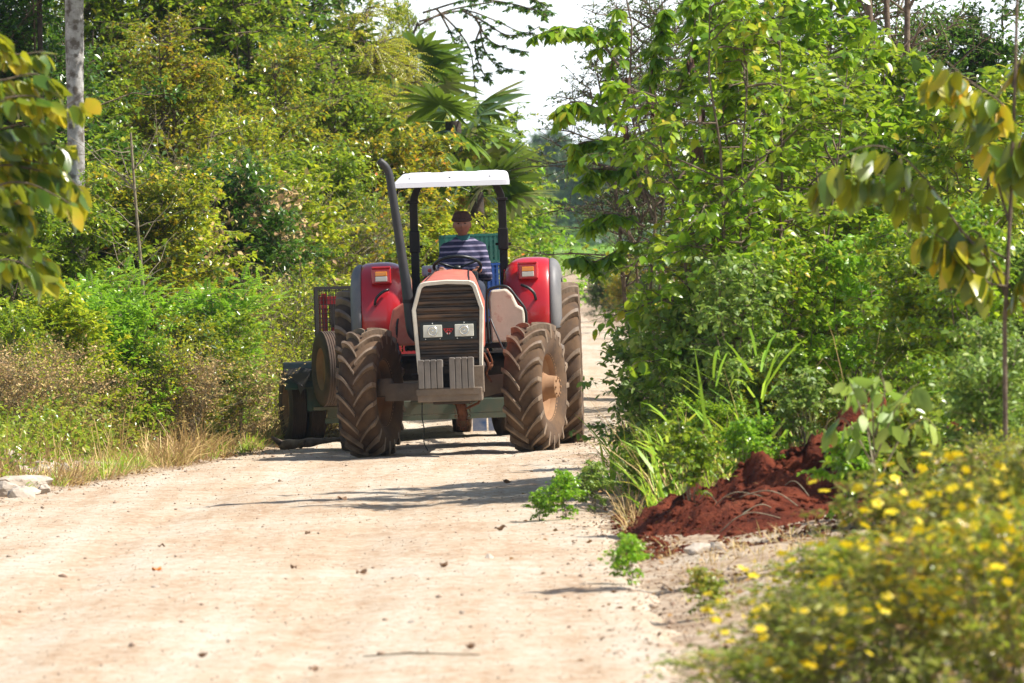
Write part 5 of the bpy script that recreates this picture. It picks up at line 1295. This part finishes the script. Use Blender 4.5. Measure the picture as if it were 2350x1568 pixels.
# several pale bare trunks
for i,(u,lab) in enumerate(((2052,'leftmost of the three bare grey trunks at upper right'),(2074,'middle one of the three bare grey trunks at upper right'),(2098,'rightmost of the three bare grey trunks at upper right'))):
    p=at(u,900,76); e=empty('bare_tree',(p.x,76+.2*i,gz(p.x,76))); tag(e,lab,'tree','bare grey trunks')
    T=Tubes(); P=np.array([[.03*math.sin(4*t+i)+.12*t*(i-1),0,t*4.6] for t in np.linspace(0,1,10)]); T.add(P[None],np.linspace(.045,.03,10)[None],8)
    rg=np.random.default_rng(i+60)
    for k in range(7):
        j=rg.integers(5,10); q=P[j-1]+np.array([rg.uniform(-.6,.6),rg.uniform(-.3,.3),rg.uniform(.3,.8)]); Q=np.linspace(0,1,4)[:,None]*(q-P[j-1])+P[j-1]; T.add(Q[None],np.linspace(.015,.006,4)[None],5)
    link('trunk',T.mesh('trunk'),M['bark'],e,smooth=True)
# leaning limb with brown hanging pods on the tall shrub
d=57.5; b0=at(1530,1000,d); b0.z=gz(b0.x,d)
path_branches('tree','slender tree with clusters of brown hanging seed pods near the road','tree',
 [[(1500,500),(1440,330),(1400,200),(1415,100),(1430,20)],[(1420,150),(1370,90),(1310,65),(1245,75)],[(1430,300),(1370,250),(1310,235),(1285,275)],[(1460,380),(1390,330),(1330,330),(1310,370)],
  [(1500,460),(1440,400),(1370,390),(1330,430)],[(1490,250),(1500,120),(1520,20)],[(1500,330),(1560,200),(1590,90),(1600,-20)],[(1480,520),(1400,490),(1345,520)],[(1530,560),(1450,560),(1370,600),(1320,590)],[(1550,420),(1640,300),(1680,180),(1700,60)]],
 d,(b0.x,d,b0.z),[b0,at(1522,900,d),at(1490,700,d),at(1505,500,d),at(1480,350,d),at(1445,200,d),at(1450,60,d),at(1430,-40,d)],None,'broad','bark',.015,9,grp=RG,Lf=.135,Wf=.42,per=13,hang=.8,cluster=.10,rb=.014)
pb=[c for c in bpy.data.objects if c.get('label','').startswith('slender tree with clusters of brown')][0]
rg=np.random.default_rng(3)
for k,(u,v) in enumerate([(1432,175),(1445,200),(1490,235),(1500,255),(1440,290),(1505,300),(1515,345),(1600,330),(1610,250),(1585,130)]):
    T=Leaves(); p=np.array(at(u,v,d-.45)-pb.location)
    n=9; P=np.repeat(p[None],n,0)+rg.normal(0,.02,(n,3)); A=np.array([0,0,-1.])+rg.normal(0,.18,(n,3)); T.add(P,A,rdir(rg,n),.15*rg.uniform(.7,1.1,n),.026*np.ones(n))
    link('seed_pods',T.mesh('seed_pods','oval',k),M['pod'],pb)
# ---- near plants, partly out of focus
d=42; b0=at(-75,1500,d); b0.z=0
path_branches('sapling','large leaved sapling leaning in from the left edge close to the camera','sapling',
 [[(-75,300),(-20,300),(60,280),(130,255),(200,215)],[(-75,130),(-20,120),(40,125),(105,118)],[(-75,180),(0,185),(70,170),(120,180)],[(-75,380),(10,330),(90,330),(165,330)],[(-75,420),(0,380),(80,390),(150,405),(190,440)],[(-75,500),(-10,430),(60,420),(130,450),(165,470)],
  [(-75,620),(-10,540),(50,555),(95,590),(120,625)],[(-75,640),(-10,600),(40,600),(90,630)],[(-75,460),(0,360),(70,370),(140,380)],[(-75,250),(-10,230),(60,220),(110,230)],[(-75,540),(0,470),(40,470),(60,500)],[(-75,60),(-30,70),(10,90)]],
 d,(b0.x,d,0),[b0,at(-85,1000,d),at(-80,500,d),at(-70,100,d),at(-60,-100,d)],None,'mixed','bark',.022,21,Lf=.17,Wf=.5,per=16,hang=.9,rb=.008)
d=41; b0=at(2312,1560,d); b0.z=0
path_branches('sapling','large leaved sapling with an arching branch close to the camera on the right','sapling',
 [[(2318,640),(2270,600),(2200,520),(2130,420),(2050,345),(1970,340),(1900,385),(1865,425)],[(2318,520),(2290,420),(2270,330),(2225,240),(2165,165),(2140,170)],[(2322,300),(2300,240),(2230,190),(2170,140)],
  [(2315,700),(2260,560),(2230,530),(2200,560)],[(2318,600),(2250,560),(2160,500),(2080,440),(2010,400),(1945,400)],[(2325,420),(2340,330),(2380,270)],[(2320,660),(2250,640),(2180,560),(2130,530)],[(2320,720),(2350,620),(2390,560)],[(2322,200),(2350,120),(2400,80)]],
 d,(b0.x,d,0),[b0,at(2308,1100,d),at(2306,740,d),at(2320,450,d),at(2330,150,d),at(2335,-60,d)],None,'mixed','bark',.017,33,Lf=.2,Wf=.52,per=19,hang=1.5,rb=.008,depthj=.15)
# ---- grasses
def grass(name,lab,pts,mat,seed,blades,Lm,Wm,lean=.35,cat='grass',shape='blade'):
    rg=np.random.default_rng(seed); Lv=Leaves()
    for (x,y,z,sc_) in pts:
        n=blades; a=rg.uniform(0,2*PI,n); r=.10*rg.random(n)*sc_
        P=np.stack([x+np.cos(a)*r,y+np.sin(a)*r,np.full(n,z-.02)],1)
        A=np.stack([np.cos(a)*lean*rg.uniform(.2,1.6,n),np.sin(a)*lean*rg.uniform(.2,1.6,n),np.ones(n)],1)
        Nn=np.stack([-np.cos(a),-np.sin(a),.3*np.ones(n)],1)+rg.normal(0,.35,(n,3))
        Lv.add(P,A,Nn,Lm*sc_*rg.uniform(.5,1.2,n),Wm*rg.uniform(.7,1.2,n)*sc_**.5)
    return tag(link(name,Lv.mesh(name,shape,seed),M[mat]),lab,cat,kind='stuff')
rg=np.random.default_rng(90); pts=[]
for k in range(1500):
    y=rg.uniform(60,84); x=interp(LE,y)-.05-rg.gamma(1.5,.5); nn=noise.noise(Vector((x*1.1,y*.45,7)))
    if nn<-.12 or (y<64 and x>interp(LE,y)-.9): continue
    pts.append((x,y,gz(x,y),rg.uniform(.3,.8)+max(0,nn)*3.2))
grass('dry_grass','tan dry grass along the left verge of the road',pts,'drygrass',1,13,.45,.008,.8)
pts=[(x,y,z,s) for (x,y,z,s) in [( (lambda y:(interp(LE,y)-.1-rg.gamma(1.6,.45)))(yy),yy,0.02,rg.uniform(.4,.9)) for yy in list(rg.uniform(63,84,330))+list(rg.normal(66.5,.5,20))+list(rg.normal(69.5,.4,20))]]
grass('green_grass','fresh green grass tufts along the left verge',pts,'grass',2,16,.38,.011,.7)
pts=[]
for k in range(170):
    y=rg.uniform(52.2,63); x=max(.75,interp(RE,y)+.1)+rg.gamma(1.7,.55); pts.append((x,y,gz(x,y),rg.uniform(.6,1.2)))
grass('tall_grass','tall arching green grass between the road and the right thicket',pts,'grass',3,10,.9,.013,.6)
pts=[]
for k in range(560):
    y=rg.uniform(47,75); x=interp(RE,y)+.05+rg.gamma(1.5,.6)
    if y<54.5 and x>.85: continue
    pts.append((x,y,gz(x,y),rg.uniform(.4,1.1)))
grass('dry_grass','dry tan grass and stalks at the foot of the right thicket',pts,'drygrass',4,12,.42,.007,.7)
pts=[]
for k in range(420):
    y=rg.uniform(26,47); x=max(.75,interp(RE,y)+.12)+rg.gamma(2.0,.5); pts.append((x,y,gz(x,y),rg.uniform(.25,.7)))
grass('dry_grass','sparse dry grass on the near right verge below the soil mound',pts,'drygrass',5,12,.34,.006,.8)
pts=[]
for k in range(700):
    y=rg.uniform(300,430); x=rg.uniform(-4,18)
    if interp(LE,y)-.2<x<interp(RE,y)+.3: continue
    pts.append((x,y,gz(x,y),rg.uniform(.5,1.0)))
grass('field_grass','bright green grass of the far field at the end of the road',pts,'bright',6,16,.5,.03,.5)
pts=[]
for k in range(150):
    y=rg.uniform(51.5,60); x=max(.85,interp(RE,y)+.15)+rg.gamma(2.2,.5); pts.append((x,y,gz(x,y),rg.uniform(.5,1.15)))
grass('straw_stalks','tall thin straw stalks tangled among the green grass right of the road',pts,'drygrass',11,7,1.25,.009,.55)
pts=[]
for k in range(160):
    y=rg.uniform(63.5,80); x=interp(LE,y)-.5-rg.gamma(1.6,.5); pts.append((x,y,gz(x,y),rg.uniform(.4,1.0)))
grass('straw_stalks','tall thin straw stalks standing before the bushes left of the road',pts,'drygrass',12,9,1.2,.009,.4)
# single long blades standing against the thicket
for i,(u,v,dd,Lg,n,lab) in enumerate([(1535,1085,50.6,.9,9,'tuft of upright bright green blades left of the soil mound'),(1640,1000,53,1.7,8,'tall grass clump with long arching blades in front of the right thicket'),
      (1745,950,53.5,1.8,8,'tall grass clump with yellow tipped blades right of the arching one'),(2240,760,46,1.6,7,'tall grass clump beneath the arching branch'),(1400,1080,58,.75,9,'small grass clump reaching over the right road edge'),(1560,1100,52,1.1,7,'grass clump with one long blade bent over the red soil'),
      (2330,1150,37,.9,7,'broad green blades at the right frame edge above the flowers'),(1830,1430,30.0,.55,6,'bright green blades among the yellow flowers')]):
    p=at(u,v,dd); z=gz(p.x,dd); e=empty('grass_clump',(p.x,dd,z)); tag(e,lab,'grass','clumps of long grass right of the road')
    rg=np.random.default_rng(200+i); Lv=Leaves(); a=rg.uniform(0,2*PI,n); k_=rg.uniform(.1,.75,n)
    Lv.add(np.stack([.03*np.cos(a),.03*np.sin(a),np.zeros(n)-.02],1),np.stack([np.cos(a)*k_,np.sin(a)*k_,np.ones(n)],1),np.stack([-np.cos(a),-np.sin(a),.4*np.ones(n)],1)+rg.normal(0,.3,(n,3)),Lg*rg.uniform(.6,1.15,n),.03*rg.uniform(.7,1.2,n))
    # side leaves from the stalks
    m_=n*2; a=rg.uniform(0,2*PI,m_); zz=rg.uniform(.15,.6,m_)*Lg
    Lv.add(np.stack([.12*np.cos(a)*zz,.12*np.sin(a)*zz,zz],1),np.stack([np.cos(a),np.sin(a),.9*np.ones(m_)],1),np.stack([-np.cos(a),-np.sin(a),np.ones(m_)],1)+rg.normal(0,.3,(m_,3)),Lg*.45*rg.uniform(.6,1.15,m_),.022*np.ones(m_))
    link('blades',Lv.mesh('blades','blade',i),M['grass'],e)
# ---- small road edge weeds, each its own thing
W=[('weed',1238,1200,.26,'bright','small bright two leaved seedling at the right road edge'),
 ('weed',1300,1200,.42,'bright','low broad leaved weed on the right road edge beside the flat grey rock'),
 ('weed',1365,1175,.42,'greygreen','grey green weed leaning over the flat grey rock'),
 ('weed',1450,1345,.34,'bright','low green weed on the gravel below the red soil mound'),
 ('weed',1700,1150,.5,'bright','broad leaved green weed growing out of the red soil mound'),
 ('weed',1730,1070,.55,'bright','pale green weed at the crest of the red soil mound'),
 ('weed',1620,1420,.3,'weed','small weed at the verge left of the yellow flowers'),
 ('weed',1470,1120,.4,'green','small dark weed between the road and the red soil'),
 ('weed',1585,1115,.6,'green','leafy green weed over the lower end of the red soil mound'),
 ('weed',1850,1120,.6,'greygreen','grey green weed in the middle of the red soil mound'),
 ('weed',1960,1190,.7,'bright','bright weed at the foot of the red soil mound'),
 ('weed',2080,1130,.9,'weed','yellowish weed between the limp leaved weed and the flowers')]
for k,u,v,s,mt,lab in W:
    g=ground_at(u,v); 
    if u in (1700,1730,1585,1850): g=at(u,v,50.0+.5*(u==1730)+.6*(u==1850)-1.0*(u==1585))
    if u in (1960,2080): g=at(u,v,46)
    plant(k,'weed',(g.x,g.y,gz(g.x,g.y)-.01),lab,'weed','weeds along the right road edge',rr.uniform(0,6),s,mat=mt)
# broad leaved weed with hanging leaves, nearer than the mound
d=42; b0=at(2010,1200,d); b0.z=gz(b0.x,d)
path_branches('weed','tall weed with large limp grey green leaves in front of the red soil mound','weed',
 [[(2010,1100),(1990,980),(1985,900),(1975,850)],[(2010,1080),(1960,990),(1930,960),(1905,985)],[(2010,1050),(2050,950),(2080,900),(2110,880)],[(2010,1000),(2030,900),(2020,850)],[(2010,1120),(2070,1000),(2120,960),(2150,985)],[(2000,1000),(1960,900),(1945,860)]],
 d,tuple(b0),[b0,at(2008,1120,d),at(2005,1000,d),at(2000,880,d)],None,'greygreen','twig',.009,41,grp=None,Lf=.15,Wf=.5,per=6,hang=1.1,rb=.006)
# ---- yellow flowers in the lower right corner
def flower_mesh(seed):
    rg=np.random.default_rng(seed); V=[];F=[]
    for k in range(5):
        a=2*PI*k/5; c,s=math.cos(a),math.sin(a); w=.0115; L=.025
        P=[(0,0,0),(L*.55,w,.004),(L,w*.55,.002),(L,-w*.55,.002),(L*.55,-w,.004)]
        b=len(V); V+=[(c*x-s*y,s*x+c*y,z) for x,y,z in P]; F.append(tuple(range(b,b+5)))
    b=len(V); 
    for k in range(6): V.append((.004*math.cos(k*PI/3),.004*math.sin(k*PI/3),.006))
    F.append(tuple(range(b,b+6)))
    me=bpy.data.meshes.new('flower'); me.from_pydata(V,[],F); me.update(); me.materials.append(M['petal']); return me
FM=flower_mesh(1)
proto('fl1','simple','weed','twig',51,H=.95,Rd=.50,stems=11,branches=8,twigs=4,leaves=5,L=.062,W=.42,twl=.15,sr=.005,droop=.25,rise=1.2,jit=.6,narrow=.0,clear=.03)
proto('fl2','simple','weed','twig',52,H=.95,Rd=.46,stems=10,branches=8,twigs=4,leaves=5,L=.055,W=.45,twl=.14,sr=.005,droop=.2,rise=1.4,jit=.6,narrow=.0,clear=.03)
FL=[(1950,36.5,.55,'thin flowering weed furthest back in the yellow flower patch',10),(1700,30.0,.40,'low flowering weed at the left end of the yellow flower patch',3),(1800,31,.62,'flowering bush second from the left in the yellow flower patch',20),
 (1890,29.0,.72,'flowering bush at the bottom middle of the yellow flower patch',34),(1990,31.5,.88,'tall flowering bush in the middle of the yellow flower patch',38),(2100,29.5,.85,'flowering bush right of the middle, thick with yellow blooms',48),
 (2200,31.0,.98,'tall flowering bush near the right side of the yellow flower patch',52),(2310,29.0,.90,'flowering bush in the lower right corner thick with yellow blooms',52),(2400,31.5,1.08,'tallest flowering bush cut by the right frame edge',40),
 (2060,34.5,.85,'flowering bush at the back of the yellow flower patch',22),(1880,34.0,.62,'thin flowering bush at the back left of the yellow flower patch',16),(2230,35.5,.95,'flowering bush at the back right of the yellow flower patch',20)]
for i,(u,d,s,lab,nf) in enumerate(FL):
    p=at(u,1500,d); e=plant('fl1' if i%2 else 'fl2','flowering_bush',(p.x,d,gz(p.x,d)),lab,'flowering bush','yellow flower bushes in the lower right corner',rr.uniform(0,6),1.0,mat=('flowerleaf','weed','flowerleaf')[i%3])
    s*=.74 if u<2000 else .84; e.scale=(1.0,1.0,s/.95)
    rg=np.random.default_rng(300+i)
    for k in range(min(98,int(nf*2.0))):
        a=rg.uniform(0,2*PI); r=.40*math.sqrt(rg.random()); z=.95*(.42+.6*rg.random())
        f=bpy.data.objects.new('flower',FM); col.objects.link(f); f.parent=e; f.location=(r*math.cos(a),r*math.sin(a),z)
        f.rotation_euler=(rg.uniform(.1,1.5),0,rg.uniform(0,6)); q=rg.uniform(.8,1.45); f.scale=(q,q,q*.95/s)
sp=[]
rg=np.random.default_rng(31)
for k in range(60):
    y=rg.uniform(27.5,34); u_=rg.uniform(1850,2480); p=at(u_,1500,y); sp.append((p.x,y,rg.uniform(.05,.34),rg.uniform(.12,.22)))
tangle('ground_cover','low green ground cover beneath the yellow flower bushes',sp,'flowerleaf',14,3600,.06)
# dry stalks leaning above the flowers on the right
for i,(u,d,s,lab) in enumerate([(2350,41,.45,'bare brown twiggy shrub at the right frame edge above the flowers')]):
    p=at(u,1100,d); plant('dry','dry_shrub',(p.x,d,gz(p.x,d)),lab,'bush',None,rr.uniform(0,6),s)
# ---- far trees beyond the field
for i,(u,d,s,lab) in enumerate([(1215,262,.92,'rounded far tree at the left of the distant row'),(1262,270,1.12,'tallest rounded tree of the distant row at the end of the road'),(1318,266,.90,'far tree right of the tallest one in the distant row'),
   (1365,258,.85,'far tree at the right end of the distant row'),(1165,258,.8,'far tree hidden behind the canopy side of the distant row'),(1235,285,.9,'bluish far tree behind the rounded ones'),(1345,290,1.0,'bluish far tree between the two right trees of the distant row'),(1420,262,.95,'far tree behind the leaning shrub')]):
    d*=2.5; s*=1.55; p=at(u,570,d); plant('far','tree',(p.x,d,1.6),lab,'tree','distant trees at the end of the road',rr.uniform(0,6),s,parts=('trunk','crown'))
rg=np.random.default_rng(5); Lv=Leaves(); sp=[]
for k in range(90): sp.append((rg.uniform(-80,110),rg.uniform(740,780),rg.uniform(2,8.2),rg.uniform(3,5)))
for k in range(40): sp.append((rg.uniform(2,20),rg.uniform(620,640),rg.uniform(1.6,2.6),rg.uniform(1,2.2)))
tangle('far_woodland','far woodland closing the field at the end of the road',sp,'hazy',12,30000,.8)
# scrubby bank beside the road bend
for i,(u,d,s,lab) in enumerate([(1345,172,1.0,'low brown scrub at the left of the bank beside the road bend'),(1395,160,.95,'low brown scrub in the middle of the bank beside the road bend'),(1440,150,.9,'low brown scrub at the right of the bank beside the road bend'),(1375,185,1.1,'dry scrub further back on the bank beside the road bend')]):
    p=at(u,700,d); plant('low2','bush',(p.x+.5,d,gz(p.x+.5,d)),lab,'bush','scrub beside the road bend',rr.uniform(0,6),s,mat='orange' if i%2 else 'hazy')

# ---- leaf litter and straw lying on both verges
rg=np.random.default_rng(123); Lv=Leaves(); P=[];A=[]
for k in range(5200):
    y=28+56*rg.random()**1.3
    if rg.random()<.62: x=interp(RE,y)+rg.normal(.35,.38)
    else: x=interp(LE,y)-rg.normal(.15,.35)
    P.append((x,y,max(gz(x,y),.012)+.012)); A.append((math.cos(k),math.sin(k),rg.normal(0,.25)))
P=np.array(P);A=np.array(A); n=len(P); s_=.035*rg.uniform(.5,1.6,n); Lv.add(P,A,np.array([0,0,1.])+rg.normal(0,.45,(n,3)),s_,s_*rg.uniform(.15,.7,n))
M['litter']=leafmat('dry_leaf_litter',[(0,(.05,.03,.02)),(.4,(.14,.08,.045)),(.8,(.26,.17,.1)),(1,(.34,.26,.17))],yel=(.3,.2,.1),trans=.1,rough=.8,br=1.0,spec=.3)
tag(link('leaf_litter',Lv.mesh('leaf_litter','simple',3),M['litter']),'dry leaf litter and straw strewn along both edges of the road','leaf litter',kind='stuff')
# roots and straws poking out of the red soil
for i in range(9):
    x=rg.uniform(1.0,2.9); y=rg.uniform(47.5,50.2); z=gz(x,y); e_=MB(); a=rg.uniform(0,6.28); L_=rg.uniform(.25,.6)
    p=[(x+math.cos(a)*L_*t,y+math.sin(a)*L_*t*.4,gz(x+math.cos(a)*L_*t,y+math.sin(a)*L_*t*.4)+.01+.045*math.sin(PI*t)) for t in (0,.25,.5,.75,1)]
    e_.tube(smoothline(p,3),.004,4); tag(e_.build('root',M['twig'],smooth=True),'thin pale root poking out of the red soil mound','root','roots poking out of the red soil mound')
# ---------------------------------------------------------------- air
b=MB(); b.box((0,700,7.2),(1840,1640,18.4)); hz=b.build('haze',None); tag(hz,kind='stuff')
m,nt,out=newmat('haze_air'); v=nt.nodes.new('ShaderNodeVolumePrincipled'); v.inputs['Color'].default_value=(.62,.82,1,1); v.inputs['Density'].default_value=.00012; v.inputs['Anisotropy'].default_value=.3
nt.links.new(v.outputs[0],out.inputs['Volume']); hz.data.materials.append(m)
# ---------------------------------------------------------------- light, sky, air, camera
w=bpy.data.worlds.new('World'); sc.world=w; w.use_nodes=True; nt=w.node_tree
bg=nt.nodes['Background']; sky=nt.nodes.new('ShaderNodeTexSky'); sky.sky_type='NISHITA'; sky.sun_disc=False
SD=Vector((.80,-.09,1.0)).normalized()
sky.sun_elevation=math.asin(SD.z); sky.sun_rotation=math.atan2(SD.x,SD.y); sky.dust_density=2.2; sky.air_density=1.0; sky.ozone_density=1.0
tc=nt.nodes.new('ShaderNodeTexCoord'); sx=nt.nodes.new('ShaderNodeSeparateXYZ'); nt.links.new(tc.outputs['Generated'],sx.inputs[0])
hf=ramp(nt,math_(nt,'ABSOLUTE',sx.outputs['Z']),[(0,(8.6,9.3,10.2)),(.06,(8.4,9.2,10.2)),(.11,(1.8,2.4,3.1)),(.35,(.1,.15,.25))]).outputs[0]
# thin bright haze lying along the horizon, over the clear sky
nt.links.new(mixc(nt,1.0,sky.outputs[0],hf,'ADD'),bg.inputs[0]); bg.inputs[1].default_value=.08
sl=bpy.data.lights.new('sun','SUN'); sl.energy=5.0; sl.angle=R(.53); sl.color=(1,.95,.87)
so=bpy.data.objects.new('sun',sl); col.objects.link(so); so.rotation_euler=SD.to_track_quat('Z','Y').to_euler(); so.location=(20,0,30)
cd=bpy.data.cameras.new('camera'); cam=bpy.data.objects.new('camera',cd); col.objects.link(cam); sc.camera=cam
cd.sensor_width=36; cd.lens=36*FPX/2350; cd.clip_end=5000; cd.clip_start=.5
pitch=math.atan((784-HZ)/FPX)
cam.matrix_world=Matrix.Translation((0,0,CAMZ))@Matrix.Rotation(R(90)-pitch,4,'X')@Matrix.Rotation(-ROLL,4,'Z')
cd.dof.use_dof=True; cd.dof.focus_distance=70.5; cd.dof.aperture_fstop=7.0
sc.view_settings.view_transform='Standard'; sc.view_settings.look='None'; sc.view_settings.exposure=.75; sc.view_settings.gamma=1
sc.cycles.max_bounces=7; sc.cycles.diffuse_bounces=2; sc.cycles.glossy_bounces=2; sc.cycles.transmission_bounces=5; sc.cycles.volume_bounces=0; sc.cycles.transparent_max_bounces=4
sc.cycles.caustics_reflective=False; sc.cycles.caustics_refractive=False; sc.cycles.sample_clamp_indirect=6
sc.render.use_persistent_data=False
